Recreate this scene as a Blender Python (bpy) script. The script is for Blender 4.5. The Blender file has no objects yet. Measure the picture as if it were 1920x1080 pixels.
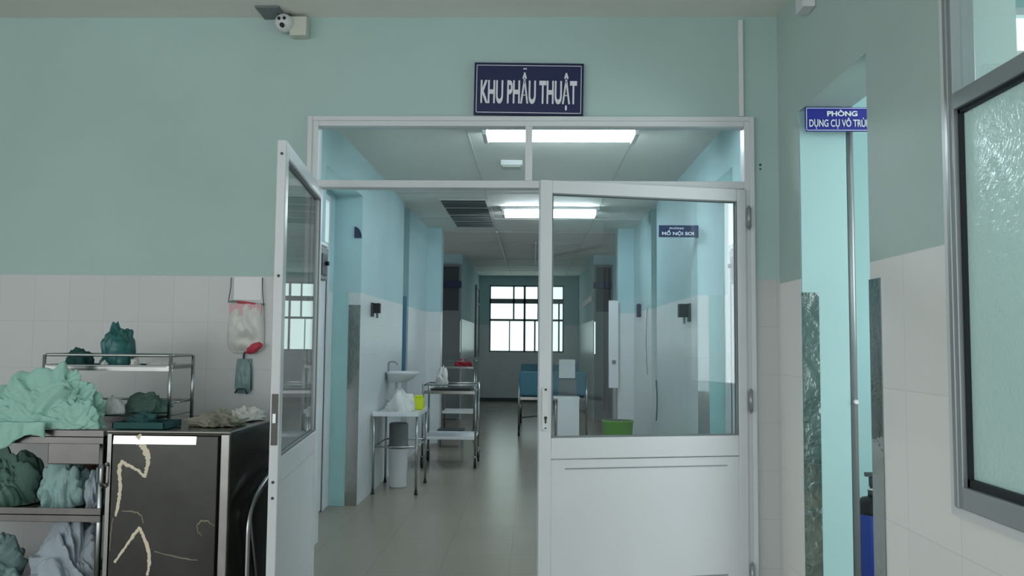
import bpy, bmesh, math, random
from mathutils import Vector, Matrix, noise

S = bpy.context.scene
C = S.collection
R = math.radians
PI = math.pi

# ------------------------------------------------------------------ camera, world, exposure
F = 1550.0                      # focal length in pixels of a 1920 wide frame
cam_d = bpy.data.cameras.new('camera')
cam_d.sensor_width = 36.0
cam_d.lens = F / 1920 * 36
cam_d.clip_start = 0.05
cam = bpy.data.objects.new('camera', cam_d)
C.objects.link(cam)
S.camera = cam
yaw, pitch, roll = R(1.44), R(3.77), R(0.5)
cam.matrix_world = (Matrix.Translation((0, 0, 1.3)) @ Matrix.Rotation(yaw, 4, 'Z')
                    @ Matrix.Rotation(PI / 2 + pitch, 4, 'X') @ Matrix.Rotation(roll, 4, 'Z'))

w = bpy.data.worlds.new('overcast_daylight')
S.world = w
w.use_nodes = True
bgn = w.node_tree.nodes['Background']
bgn.inputs[0].default_value = (0.87, 0.92, 0.93, 1)
bgn.inputs[1].default_value = 0.98

S.view_settings.view_transform = 'Standard'
S.view_settings.look = 'None'
S.view_settings.exposure = 1.2
S.view_settings.gamma = 1
S.view_settings.use_curve_mapping = False

# ------------------------------------------------------------------ material helpers
def lin(c):
    def f(v):
        v /= 255.0
        return v / 12.92 if v <= 0.04045 else ((v + 0.055) / 1.055) ** 2.4
    return (f(c[0]), f(c[1]), f(c[2]), 1)

def mat(name, rgb, rough=0.5, metal=0.0, bump=0.0, bscale=30, var=0.0, vscale=3, trans=0.0,
        emis=None, estr=0.0, alpha=1.0, spec=0.5, ior=1.45):
    m = bpy.data.materials.new(name)
    m.use_nodes = True
    nt = m.node_tree
    b = nt.nodes['Principled BSDF']
    col = lin(rgb)
    b.inputs['Base Color'].default_value = col
    b.inputs['Roughness'].default_value = rough
    b.inputs['Metallic'].default_value = metal
    b.inputs['Specular IOR Level'].default_value = spec
    b.inputs['IOR'].default_value = ior
    b.inputs['Transmission Weight'].default_value = trans
    b.inputs['Alpha'].default_value = alpha
    if emis:
        b.inputs['Emission Color'].default_value = lin(emis)
        b.inputs['Emission Strength'].default_value = estr
    tc = nt.nodes.new('ShaderNodeTexCoord')
    if var > 0:
        n = nt.nodes.new('ShaderNodeTexNoise')
        n.inputs['Scale'].default_value = vscale
        n.inputs['Detail'].default_value = 6
        nt.links.new(tc.outputs['Object'], n.inputs['Vector'])
        r = nt.nodes.new('ShaderNodeValToRGB')
        r.color_ramp.elements[0].position = 0.3
        r.color_ramp.elements[1].position = 0.7
        r.color_ramp.elements[0].color = tuple(c * (1 - var) for c in col[:3]) + (1,)
        r.color_ramp.elements[1].color = tuple(min(1, c * (1 + var)) for c in col[:3]) + (1,)
        nt.links.new(n.outputs['Fac'], r.inputs['Fac'])
        nt.links.new(r.outputs['Color'], b.inputs['Base Color'])
    if bump > 0:
        n = nt.nodes.new('ShaderNodeTexNoise')
        n.inputs['Scale'].default_value = bscale
        n.inputs['Detail'].default_value = 4
        nt.links.new(tc.outputs['Object'], n.inputs['Vector'])
        bp = nt.nodes.new('ShaderNodeBump')
        bp.inputs['Strength'].default_value = bump
        bp.inputs['Distance'].default_value = 0.01
        nt.links.new(n.outputs['Fac'], bp.inputs['Height'])
        nt.links.new(bp.outputs['Normal'], b.inputs['Normal'])
    return m

def wall_mat(name, paint, tile, top, tw=0.2, th=0.25, grout=0.86, mortar=0.012):
    """painted plaster above a glazed tile dado that ends at height `top`"""
    m = bpy.data.materials.new(name)
    m.use_nodes = True
    nt = m.node_tree
    N = nt.nodes.new
    L = nt.links.new
    b = nt.nodes['Principled BSDF']
    g = N('ShaderNodeNewGeometry')
    sx = N('ShaderNodeSeparateXYZ'); L(g.outputs['Position'], sx.inputs[0])
    add = N('ShaderNodeMath'); add.operation = 'ADD'
    L(sx.outputs['X'], add.inputs[0]); L(sx.outputs['Y'], add.inputs[1])
    # z measured from the top course
    zz = N('ShaderNodeMath'); zz.operation = 'SUBTRACT'; L(sx.outputs['Z'], zz.inputs[0]); zz.inputs[1].default_value = top - 6 * th
    cb = N('ShaderNodeCombineXYZ'); L(add.outputs[0], cb.inputs[0]); L(zz.outputs[0], cb.inputs[1])
    br = N('ShaderNodeTexBrick')
    br.offset = 0.0
    br.squash = 1.0
    br.inputs['Scale'].default_value = 1.0
    br.inputs['Mortar Size'].default_value = 0.0022
    br.inputs['Mortar Smooth'].default_value = 0.3
    br.inputs['Brick Width'].default_value = tw
    br.inputs['Row Height'].default_value = th
    tc = lin(tile)
    br.inputs['Color1'].default_value = tc
    br.inputs['Color2'].default_value = tuple(c * 0.965 for c in tc[:3]) + (1,)
    br.inputs['Mortar'].default_value = tuple(c * grout for c in tc[:3]) + (1,)
    L(cb.outputs[0], br.inputs['Vector'])
    n = N('ShaderNodeTexNoise'); n.inputs['Scale'].default_value = 1.6; n.inputs['Detail'].default_value = 5
    L(g.outputs['Position'], n.inputs['Vector'])
    rp = N('ShaderNodeValToRGB')
    pc = lin(paint)
    rp.color_ramp.elements[0].position = 0.3; rp.color_ramp.elements[1].position = 0.72
    rp.color_ramp.elements[0].color = tuple(c * 0.95 for c in pc[:3]) + (1,)
    rp.color_ramp.elements[1].color = tuple(c * 1.04 for c in pc[:3]) + (1,)
    L(n.outputs['Fac'], rp.inputs['Fac'])
    gt = N('ShaderNodeMath'); gt.operation = 'GREATER_THAN'; L(sx.outputs['Z'], gt.inputs[0]); gt.inputs[1].default_value = top
    mx = N('ShaderNodeMix'); mx.data_type = 'RGBA'
    L(gt.outputs[0], mx.inputs['Factor']); L(br.outputs['Color'], mx.inputs['A']); L(rp.outputs['Color'], mx.inputs['B'])
    L(mx.outputs['Result'], b.inputs['Base Color'])
    mr = N('ShaderNodeMapRange'); L(gt.outputs[0], mr.inputs['Value'])
    mr.inputs['To Min'].default_value = 0.3; mr.inputs['To Max'].default_value = 0.7
    L(mr.outputs['Result'], b.inputs['Roughness'])
    bp = N('ShaderNodeBump'); bp.inputs['Strength'].default_value = 0.12; bp.inputs['Distance'].default_value = 0.004
    n2 = N('ShaderNodeTexNoise'); n2.inputs['Scale'].default_value = 5.0
    L(g.outputs['Position'], n2.inputs['Vector'])
    L(n2.outputs['Fac'], bp.inputs['Height'])
    L(bp.outputs['Normal'], b.inputs['Normal'])
    return m

def floor_mat():
    m = bpy.data.materials.new('glossy_beige_floor_tile')
    m.use_nodes = True
    nt = m.node_tree; N = nt.nodes.new; L = nt.links.new
    b = nt.nodes['Principled BSDF']
    g = N('ShaderNodeNewGeometry')
    mp = N('ShaderNodeMapping'); mp.inputs['Location'].default_value = (0.12, 0.05, 0)
    L(g.outputs['Position'], mp.inputs['Vector'])
    br = N('ShaderNodeTexBrick'); br.offset = 0.0
    br.inputs['Scale'].default_value = 1.0
    br.inputs['Brick Width'].default_value = 0.4; br.inputs['Row Height'].default_value = 0.4
    br.inputs['Mortar Size'].default_value = 0.003
    br.inputs['Color1'].default_value = lin((148, 141, 128)); br.inputs['Color2'].default_value = lin((145, 138, 125))
    br.inputs['Mortar'].default_value = lin((136, 130, 119))
    L(mp.outputs[0], br.inputs['Vector'])
    n = N('ShaderNodeTexNoise'); n.inputs['Scale'].default_value = 2.2; n.inputs['Detail'].default_value = 6
    L(g.outputs['Position'], n.inputs['Vector'])
    mx = N('ShaderNodeMix'); mx.data_type = 'RGBA'; mx.blend_type = 'MULTIPLY'; mx.inputs['Factor'].default_value = 0.35
    L(br.outputs['Color'], mx.inputs['A']); L(n.outputs['Color'], mx.inputs['B'])
    rp = N('ShaderNodeValToRGB'); rp.color_ramp.elements[0].color = (0.85, 0.84, 0.82, 1); rp.color_ramp.elements[1].color = (1, 1, 1, 1)
    L(n.outputs['Fac'], rp.inputs['Fac']); L(rp.outputs['Color'], mx.inputs['B'])
    L(mx.outputs['Result'], b.inputs['Base Color'])
    b.inputs['Roughness'].default_value = 0.24
    b.inputs['Specular IOR Level'].default_value = 0.4
    n3 = N('ShaderNodeTexNoise'); n3.inputs['Scale'].default_value = 3.0
    L(g.outputs['Position'], n3.inputs['Vector'])
    bp = N('ShaderNodeBump'); bp.inputs['Strength'].default_value = 0.10; bp.inputs['Distance'].default_value = 0.004
    L(n3.outputs['Fac'], bp.inputs['Height']); L(bp.outputs['Normal'], b.inputs['Normal'])
    return m

M = {}
M['wall'] = wall_mat('aqua_paint_over_tile_dado', (174, 200, 196), (196, 198, 198), 1.63, 0.182, 0.24)
M['wall_side'] = wall_mat('aqua_paint_over_grey_tile', (182, 202, 197), (242, 241, 238), 1.61, 0.34, 0.46)
M['wall_far'] = wall_mat('aqua_paint_over_tile_in_corridor', (174, 206, 210), (214, 220, 222), 1.69)
M['paint'] = mat('pale_aqua_paint', (165, 205, 206), 0.5, var=0.03, vscale=2)
M['jamb_paint'] = mat('bright_aqua_paint', (170, 208, 208), 0.5, var=0.03, vscale=2)
M['ceil'] = mat('off_white_ceiling_board', (236, 236, 230), 0.7, var=0.03, vscale=1.2)
M['ceil_seam'] = mat('ceiling_seam', (205, 208, 204), 0.7)
M['strip'] = mat('white_cover_strip', (222, 226, 226), 0.5)
M['floor'] = floor_mat()
M['alu'] = mat('white_coated_aluminium', (214, 218, 221), 0.32, var=0.02)
M['alu_grey'] = mat('grey_aluminium', (158, 164, 166), 0.35, 0.55, var=0.05)
M['rubber'] = mat('dark_rubber_gasket', (32, 38, 40), 0.6)
M['steel'] = mat('dull_stainless_steel', (150, 150, 148), 0.22, 1.0, bump=0.25, bscale=3, var=0.12, vscale=6)
M['steel_dark'] = mat('tarnished_stainless_steel', (70, 70, 68), 0.26, 1.0, bump=0.35, bscale=2.5, var=0.15, vscale=4)
M['steel_mid'] = mat('worn_shelf_steel', (112, 110, 109), 0.28, 1.0, bump=0.2, bscale=3, var=0.12, vscale=6)
M['tube'] = mat('steel_tube', (170, 174, 174), 0.25, 1.0)
M['guard'] = mat('wavy_stainless_sheet', (140, 150, 146), 0.1, 1.0, bump=0.9, bscale=7)
M['polished'] = mat('polished_steel', (215, 215, 212), 0.06, 1.0)
M['guard2'] = mat('rippled_stainless_sheet', (188, 186, 180), 0.18, 1.0, bump=0.7, bscale=5)
M['white'] = mat('white_enamel', (222, 226, 228), 0.3)
M['white_plastic'] = mat('white_plastic', (214, 218, 218), 0.4)
M['ivory'] = mat('ivory_plastic', (205, 208, 196), 0.5)
M['black'] = mat('black_plastic', (24, 26, 30), 0.45)
M['dark'] = mat('dark_grey_plastic', (62, 68, 72), 0.5)
M['grey'] = mat('mid_grey_enamel', (120, 126, 128), 0.5)
M['sign'] = mat('navy_sign_board', (34, 42, 84), 0.35)
M['sign2'] = mat('royal_blue_sign_board', (38, 44, 140), 0.35)
M['sign_dark'] = mat('dark_navy_sign_board', (26, 34, 74), 0.4)
M['letter'] = mat('white_lettering', (226, 230, 236), 0.5)
M['mint'] = mat('mint_green_cotton', (156, 200, 188), 0.9, bump=0.4, bscale=60, var=0.06, vscale=8)
M['paleteal'] = mat('faded_teal_cotton', (150, 182, 180), 0.9, bump=0.4, bscale=60, var=0.12, vscale=9)
M['paleblue'] = mat('pale_blue_grey_cotton', (168, 180, 190), 0.9, bump=0.4, bscale=60, var=0.10, vscale=9)
M['darkgreen'] = mat('dark_green_cotton', (44, 84, 84), 0.9, bump=0.4, bscale=60, var=0.1, vscale=9)
M['midgreen'] = mat('grey_green_cotton', (92, 122, 112), 0.9, bump=0.4, bscale=60, var=0.15, vscale=9)
M['brown'] = mat('brown_paper', (150, 118, 98), 0.8, var=0.15, vscale=8)
M['khaki'] = mat('grey_brown_cotton', (138, 136, 122), 0.9, bump=0.4, bscale=60, var=0.15, vscale=9)
M['bag_teal'] = mat('thin_teal_plastic_film', (60, 128, 128), 0.3, trans=0.45, var=0.15, vscale=9)
M['bag_white'] = mat('thin_white_plastic_film', (214, 214, 210), 0.35, var=0.06, vscale=12)
M['pink'] = mat('pink_print', (212, 168, 178), 0.5)
M['red'] = mat('red_print', (190, 62, 74), 0.5)
M['redcloth'] = mat('red_cloth', (170, 50, 64), 0.8)
M['bottle'] = mat('clear_teal_plastic', (178, 206, 208), 0.15, trans=0.6)
M['yellow'] = mat('yellow_plastic', (208, 222, 40), 0.5)
M['lime'] = mat('lime_green_plastic', (88, 172, 40), 0.4)
M['bedblue'] = mat('blue_vinyl', (62, 116, 134), 0.5)
M['cylblue'] = mat('blue_cylinder_paint', (44, 72, 160), 0.4)
M['cream'] = mat('cream_painted_reflection', (226, 214, 190), 0.6)  # this and the beige paint the cabinet door's reflections
M['beige'] = mat('beige_painted_reflection', (132, 126, 106), 0.5)
M['paper'] = mat('white_paper', (232, 234, 236), 0.7)
M['lamp'] = mat('fluorescent_tube_glow', (240, 250, 255), 0.5, emis=(236, 248, 255), estr=20)
M['daylit'] = mat('daylit_frosted_pane', (225, 245, 240), 0.5, emis=(222, 250, 246), estr=0.6)
M['daylit2'] = mat('daylit_clear_pane', (225, 245, 240), 0.5, emis=(222, 248, 248), estr=0.55)

def glass_mat(name, rough=0.0, tint=(1, 1, 1, 1), ior=1.45, bump=0.0, bscale=40):
    m = bpy.data.materials.new(name); m.use_nodes = True
    nt = m.node_tree; nt.nodes.clear(); N = nt.nodes.new; L = nt.links.new
    out = N('ShaderNodeOutputMaterial')
    t = N('ShaderNodeBsdfTransparent'); t.inputs[0].default_value = tint
    g = N('ShaderNodeBsdfGlossy'); g.inputs['Roughness'].default_value = rough
    f = N('ShaderNodeFresnel'); geo = N('ShaderNodeNewGeometry'); mr = N('ShaderNodeMapRange')
    mr.inputs['To Min'].default_value = ior; mr.inputs['To Max'].default_value = 1 / ior
    L(geo.outputs['Backfacing'], mr.inputs['Value']); L(mr.outputs['Result'], f.inputs['IOR'])
    mx = N('ShaderNodeMixShader')
    L(f.outputs[0], mx.inputs[0]); L(t.outputs[0], mx.inputs[1]); L(g.outputs[0], mx.inputs[2])
    L(mx.outputs[0], out.inputs[0])
    return m
M['glass'] = glass_mat('clear_window_glass', 0.0, (0.93, 0.96, 0.96, 1), 1.5)

def frosted_mat():
    m = bpy.data.materials.new('figured_frosted_glass'); m.use_nodes = True
    nt = m.node_tree; nt.nodes.clear(); N = nt.nodes.new; L = nt.links.new
    out = N('ShaderNodeOutputMaterial')
    tr = N('ShaderNodeBsdfTranslucent'); tr.inputs[0].default_value = lin((222, 238, 234))
    df = N('ShaderNodeBsdfDiffuse'); df.inputs[0].default_value = lin((196, 218, 214))
    gl = N('ShaderNodeBsdfGlossy'); gl.inputs['Roughness'].default_value = 0.22
    geo = N('ShaderNodeNewGeometry')
    v = N('ShaderNodeTexNoise'); v.inputs['Scale'].default_value = 26; v.inputs['Distortion'].default_value = 2.5
    L(geo.outputs['Position'], v.inputs['Vector'])
    bp = N('ShaderNodeBump'); bp.inputs['Strength'].default_value = 0.5; bp.inputs['Distance'].default_value = 0.006
    L(v.outputs['Fac'], bp.inputs['Height']); L(bp.outputs['Normal'], gl.inputs['Normal'])
    m1 = N('ShaderNodeMixShader'); m1.inputs[0].default_value = 0.35
    L(tr.outputs[0], m1.inputs[1]); L(df.outputs[0], m1.inputs[2])
    fr = N('ShaderNodeFresnel'); fr.inputs['IOR'].default_value = 1.5; L(bp.outputs['Normal'], fr.inputs['Normal'])
    m2 = N('ShaderNodeMixShader'); L(fr.outputs[0], m2.inputs[0]); L(m1.outputs[0], m2.inputs[1]); L(gl.outputs[0], m2.inputs[2])
    L(m2.outputs[0], out.inputs[0])
    return m
M['frosted'] = frosted_mat()

# ------------------------------------------------------------------ mesh helpers
def bm_new():
    return bmesh.new()

def box(bm, x0, x1, y0, y1, z0, z1):
    v = [bm.verts.new((x, y, z)) for x in (x0, x1) for y in (y0, y1) for z in (z0, z1)]
    for f in ((0, 1, 3, 2), (4, 6, 7, 5), (0, 4, 5, 1), (2, 3, 7, 6), (0, 2, 6, 4), (1, 5, 7, 3)):
        bm.faces.new([v[i] for i in f])
    return v

def tube(bm, pts, r, seg=10, caps=True):
    pts = [Vector(p) for p in pts]
    rs = r if isinstance(r, (list, tuple)) else [r] * len(pts)
    rings = []
    prev = None
    for i, p in enumerate(pts):
        if i == 0: t = pts[1] - pts[0]
        elif i == len(pts) - 1: t = pts[-1] - pts[-2]
        else: t = (pts[i] - pts[i - 1]).normalized() + (pts[i + 1] - pts[i]).normalized()
        t.normalize()
        if prev is None:
            a = Vector((0, 0, 1)) if abs(t.z) < 0.9 else Vector((1, 0, 0))
            u = t.cross(a).normalized()
        else:
            u = (prev - t * prev.dot(t)).normalized()
        prev = u
        v = t.cross(u)
        rings.append([bm.verts.new(p + (u * math.cos(2 * PI * k / seg) + v * math.sin(2 * PI * k / seg)) * rs[i]) for k in range(seg)])
    for a, b in zip(rings, rings[1:]):
        for k in range(seg):
            f = bm.faces.new((a[k], a[(k + 1) % seg], b[(k + 1) % seg], b[k])); f.smooth = True
    if caps:
        bm.faces.new(rings[0][::-1]); bm.faces.new(rings[-1])

def lathe(bm, prof, cx=0, cy=0, z0=0, seg=24, sx=1, sy=1):
    rings = []
    for r, z in prof:
        rings.append([bm.verts.new((cx + r * sx * math.cos(2 * PI * k / seg), cy + r * sy * math.sin(2 * PI * k / seg), z0 + z)) for k in range(seg)])
    for a, b in zip(rings, rings[1:]):
        for k in range(seg):
            f = bm.faces.new((a[k], a[(k + 1) % seg], b[(k + 1) % seg], b[k])); f.smooth = True
    bm.faces.new(rings[0][::-1]); bm.faces.new(rings[-1])

def rounded(pts, r=0.04, n=5):
    """polyline with its inner corners rounded"""
    pts = [Vector(p) for p in pts]
    out = [pts[0]]
    for i in range(1, len(pts) - 1):
        a, p, b = pts[i - 1], pts[i], pts[i + 1]
        d1 = (a - p); d2 = (b - p)
        rr = min(r, d1.length * 0.49, d2.length * 0.49)
        s, e = p + d1.normalized() * rr, p + d2.normalized() * rr
        for k in range(n + 1):
            t = k / n
            out.append(s * (1 - t) ** 2 + p * 2 * t * (1 - t) + e * t * t)
    out.append(pts[-1])
    return out

def obj(name, bm, m, parent=None, bevel=0.0, smooth=False):
    bmesh.ops.recalc_face_normals(bm, faces=bm.faces)
    me = bpy.data.meshes.new(name)
    bm.to_mesh(me); bm.free()
    me.materials.append(m)
    if smooth:
        for p in me.polygons: p.use_smooth = True
    o = bpy.data.objects.new(name, me)
    C.objects.link(o)
    if parent: o.parent = parent
    if bevel > 0:
        b = o.modifiers.new('bevel', 'BEVEL'); b.width = bevel; b.segments = 2; b.limit_method = 'ANGLE'
    return o

def boxobj(name, m, dims, parent=None, bevel=0.0):
    bm = bm_new(); box(bm, *dims)
    return obj(name, bm, m, parent, bevel)

def tag(o, label=None, cat=None, group=None, kind=None):
    if label: o['label'] = label
    if cat: o['category'] = cat
    if group: o['group'] = group
    if kind: o['kind'] = kind
    return o

def thing(name, loc, label, cat, rz=0, group=None):
    o = bpy.data.objects.new(name, None)
    o.empty_display_size = 0.05
    C.objects.link(o)
    o.location = loc; o.rotation_euler = (0, 0, rz)
    return tag(o, label, cat, group)

def struct(name, loc=(0, 0, 0), rz=0):
    o = bpy.data.objects.new(name, None)
    o.empty_display_size = 0.05
    C.objects.link(o); o.location = loc; o.rotation_euler = (0, 0, rz)
    o['kind'] = 'structure'
    return o

def copy_tree(o, parent=None):
    c = o.copy(); C.objects.link(c)
    if parent: c.parent = parent
    for ch in [x for x in bpy.data.objects if x.parent == o]:
        copy_tree(ch, c)
    return c

def text_obj(name, body, m, parent, cx, cz, width, height, y, bold=0.0, depth=0.004, zrot=0):
    """lettering standing in the XZ plane, facing -Y, fitted to width x height"""
    cu = bpy.data.curves.new(name, 'FONT')
    cu.body = body; cu.size = 1; cu.offset = bold; cu.extrude = 0.01
    t = bpy.data.objects.new(name + '_tmp', cu)
    C.objects.link(t)
    bpy.context.view_layer.update()
    dg = bpy.context.evaluated_depsgraph_get()
    me = bpy.data.meshes.new_from_object(t.evaluated_get(dg))
    bpy.data.objects.remove(t)
    xs = [v.co.x for v in me.vertices]; ys = [v.co.y for v in me.vertices]
    x0, x1, y0, y1 = min(xs), max(xs), min(ys), max(ys)
    for v in me.vertices:
        x = (v.co.x - (x0 + x1) / 2) / (x1 - x0) * width
        z = (v.co.y - (y0 + y1) / 2) / (y1 - y0) * height
        v.co = (cx + x, y + (-depth / 2 if v.co.z > 0 else depth / 2), cz + z)
    me.materials.clear(); me.materials.append(m)
    o = bpy.data.objects.new(name, me); C.objects.link(o); o.parent = parent
    return o

def ridged(p, oct=4):
    s, a, f = 0.0, 1.0, 1.0
    for _ in range(oct):
        s += a * (1 - abs(noise.noise(p * f)) * 2.2)
        a *= 0.5; f *= 2.05
    return s / 1.9

def folds(q, off, freq):
    """rounded billows with sharp valleys, drawn out into long folds"""
    w1 = Vector((noise.noise(q * 0.9 + off), noise.noise(q * 0.9 + off + Vector((9, 0, 0))), noise.noise(q * 0.9 + off + Vector((0, 9, 0)))))
    p = q + w1 * 0.6
    u1 = p.dot(Vector((0.8, 0.2, 0.55))); u2 = p.dot(Vector((-0.55, 0.3, 0.78))); u3 = p.y
    a = Vector((u1 * freq * 1.6, u3 * freq * 0.8, u2 * freq * 0.45))
    b = Vector((u2 * freq * 1.6, u3 * freq * 0.9, u1 * freq * 0.45)) + Vector((5, 5, 5))
    fa = math.sqrt(noise.noise(a + off) ** 2 + 0.004) * 2.0
    fb = math.sqrt(noise.noise(b + off * 1.7) ** 2 + 0.004) * 2.0
    fc = math.sqrt(noise.noise(a * 2.2 + w1 + off) ** 2 + 0.003)
    fd = math.sqrt(noise.noise(b * 2.3 + w1 + off) ** 2 + 0.003)
    return fa * 0.8 + fb * 0.6 + 0.3 * fc + 0.3 * fd

def cloth_heap(name, m, c, rad, seed=0, amp=0.28, freq=3.0, sub=6, parent=None, stretch=(1, 1, 1), peak=0.0):
    """a crumpled heap of cloth: folded surface over an irregular mound"""
    bm = bm_new()
    bmesh.ops.create_icosphere(bm, subdivisions=sub, radius=1)
    off = Vector((seed * 7.3, seed * 3.1, seed * 5.7))
    zb = c[2]
    for v in bm.verts:
        n = v.co.normalized()
        q = Vector((n.x * stretch[0], n.y * stretch[1], n.z * stretch[2]))
        lump = 0.93 + 0.26 * noise.noise(q * 1.3 + off * 2)
        d = lump + amp * (folds(q, off, freq) - 0.6)
        z = n.z if n.z > -0.15 else -0.15 - 0.02 * (n.z + 0.15)
        pk = 1 + peak * (math.exp(-(n.x * n.x + n.y * n.y) * 5) - 0.35) if z > 0 else 1
        v.co = Vector((c[0] + n.x * rad[0] * d, c[1] + n.y * rad[1] * d, zb + (z + 0.15) * rad[2] / 1.15 * (d * pk if z > -0.14 else 1)))
        if v.co.z < zb + 0.001: v.co.z = zb + 0.001
    for f in bm.faces: f.smooth = True
    return obj(name, bm, m, parent)

# ================================================================== SETTING
XL, XR = -1.38, 1.31           # corridor side walls
YF, YB = 4.22, 4.42              # front wall
CZ = 2.79                      # corridor ceiling
RX = 1.255                     # right wall of the near room
HC = 2.997                      # near ceiling
YE = 18.5

def struct_mesh(name, bm, m, bevel=0.0):
    o = obj(name, bm, m, None, bevel); o['kind'] = 'structure'; return o

bm = bm_new(); box(bm, -7, 6, -3.9, 19, -0.1, 0)
struct_mesh('floor', bm, M['floor'])

# front wall with its opening
bm = bm_new()
box(bm, -5.2, -1.16, YF, YB, 0, HC)
box(bm, 1.114, RX, YF, YB, 0, HC)
box(bm, -1.16, 1.114, YF, YB, 2.452, HC)
struct_mesh('wall_front', bm, M['wall'])

# right wall with doorway and window opening
bm = bm_new()
D0, D1, DH = 3.10, 3.90, 2.406
W0, W1, WZ0, WZ1 = 0.76, 2.511, 0.819, 2.86
T = 0.22
box(bm, RX, RX + T, D1, YB, 0, 3.3)
box(bm, RX, RX + T, D0, D1, DH, 3.3)
box(bm, RX, RX + T, W1, D0, 0, 3.3)
box(bm, RX, RX + T, W0, W1, 0, WZ0)
box(bm, RX, RX + T, W0, W1, WZ1, 3.3)
box(bm, RX, RX + T, -3.5, W0, 0, 3.3)
struct_mesh('wall_right', bm, M['wall_side'])
bm = bm_new(); box(bm, RX + 0.004, RX + T - 0.002, D1 - 0.012, D1, 0, DH)
struct_mesh('trim_1', bm, M['jamb_paint'])

bm = bm_new(); box(bm, -5.4, -5.2, 1.4, YB, 0, HC); struct_mesh('wall_sky_block', bm, M['wall'])  # unseen wall added to block sky light from the left

# near ceiling and its cornice
bm = bm_new(); box(bm, -7, RX, -2.5, YF, HC, HC + 0.1)
struct_mesh('ceiling', bm, M['ceil'])

bm = bm_new(); box(bm, -1.42, -1.30, YF - 0.16, YF - 0.002, HC - 0.012, HC)
tag(obj('ceiling_plate', bm, M['grey']), 'small grey plate on the ceiling edge beside the wall camera', 'plate')

# small room behind the right wall
bm = bm_new()
SX0, SX1, SY1, SZ = RX + T, 3.3, 4.4, 3.3
box(bm, RX + T, 2.35, SY1, SY1 + 0.12, 0, SZ); box(bm, 2.89, SX1, SY1, SY1 + 0.12, 0, SZ)
box(bm, 2.35, 2.89, SY1, SY1 + 0.12, 0, 2.4); box(bm, 2.35, 2.89, SY1, SY1 + 0.12, 3.12, SZ)
box(bm, SX1, SX1 + 0.12, 3.3, SY1 + 0.12, 0, SZ)
box(bm, SX1, SX1 + 0.12, -3.5, 3.3, 0, 0.9); box(bm, SX1, SX1 + 0.12, -3.5, 3.3, 2.8, SZ)
box(bm, SX1, SX1 + 0.12, -3.5, 0.6, 0.9, 2.8)
struct_mesh('wall_back', bm, M['paint'])
bm = bm_new(); box(bm, RX, SX1 + 0.12, -3.5, SY1 + 0.12, SZ, SZ + 0.1)
struct_mesh('ceiling_side', bm, M['ceil'])

# corridor side walls
def side_wall(name, s, xw, xr, xn, xe):
    """s = -1 left / +1 right; xw face, xr recess face, xn narrowed pier face, xe far side wall"""
    bm = bm_new()
    def b(xa, xb, y0, y1, z0=0, z1=CZ):
        box(bm, min(xa, xb), max(xa, xb), y0, y1, z0, z1)
    out = xw + s * 0.5
    b(xw, out, YB, 5.42)
    # recess with a door: back wall has an opening for it
    b(xr, out, 5.42, 5.50); b(xr, out, 6.42, 6.6, 0, 2.47); b(xr, out, 5.5, 6.42, 2.43, 2.47)
    b(xw, out, 5.42, 6.6, 2.47, CZ)
    b(xw, out, 6.6, 8.75)
    b(xw + s * 0.42, out, 8.75, 9.15)
    b(xw, out, 9.15, 10.7)
    b(xn, out, 10.7, 10.92)
    b(xe, xe + s * 2.6, 14.0, 14.15)
    b(xe, xe + s * 0.15, 14.15, YE)
    b(xe + s * 2.6, xe + s * 2.7, 10.0, 14.15)
    b(out, xe + s * 2.7, 10.8, 10.92)
    return struct_mesh(name, bm, M['wall_far'])
side_wall('wall_left', -1, XL, -1.605, -1.19, -1.2)
side_wall('wall_corridor_right', 1, XR, 1.52, 1.10, 1.03)

# end wall with window opening
EWX0, EWX1, EWZ0, EWZ1 = -0.967, 0.70, 1.085, 2.58
bm = bm_new()
box(bm, -2, EWX0, YE, YE + 0.2, 0, CZ); box(bm, EWX1, 2, YE, YE + 0.2, 0, CZ)
box(bm, EWX0, EWX1, YE, YE + 0.2, 0, EWZ0); box(bm, EWX0, EWX1, YE, YE + 0.2, EWZ1, CZ)
struct_mesh('wall_end', bm, M['wall_far'])

# corridor ceiling with panel seams and service strips
bm = bm_new(); box(bm, -4.2, 4.2, YB, YE + 0.2, CZ, CZ + 0.1)
struct_mesh('ceiling_corridor', bm, M['ceil'])
bm = bm_new()
for x in (-0.475, 0.725):
    box(bm, x - 0.006, x + 0.006, YB, YE, CZ - 0.004, CZ)
for y in (5.66, 8.2, 9.9, 11.1, 12.3, 13.5, 14.7, 15.9, 17.1):
    box(bm, XL, XR, y - 0.006, y + 0.006, CZ - 0.004, CZ)
struct_mesh('trim_2', bm, M['ceil_seam'])
bm = bm_new()
box(bm, -0.50, -0.48, 11.0, 15.0, CZ - 0.022, CZ - 0.004)
box(bm, 0.03, 0.05, 12.2, 15.5, CZ - 0.022, CZ - 0.004)
struct_mesh('trim_3', bm, M['strip'])

# skirting along the corridor: far end dark line
bm = bm_new(); box(bm, -1.2, 1.03, YE - 0.012, YE, 0, 0.07)
struct_mesh('baseboard_end', bm, M['dark'])

# ------------------------------------------------------------------ entrance frame with its transom lights
fr = struct('trim_4')
bm = bm_new()
FX0, FX1, FZ = -1.16, 1.114, 2.452
fy0, fy1 = YF - 0.02, YF + 0.06
box(bm, FX0, FX0 + 0.042, fy0, fy1, 0, FZ)
box(bm, FX1 - 0.038, FX1, fy0, fy1, 0, FZ)
box(bm, FX0 + 0.042, FX1 - 0.038, fy0, fy1, FZ - 0.038, FZ)
box(bm, FX0 + 0.042, FX1 - 0.038, fy0, fy1, 2.092, 2.130)
box(bm, -0.044, -0.007, fy0, fy1, 2.13, FZ - 0.038)
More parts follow.
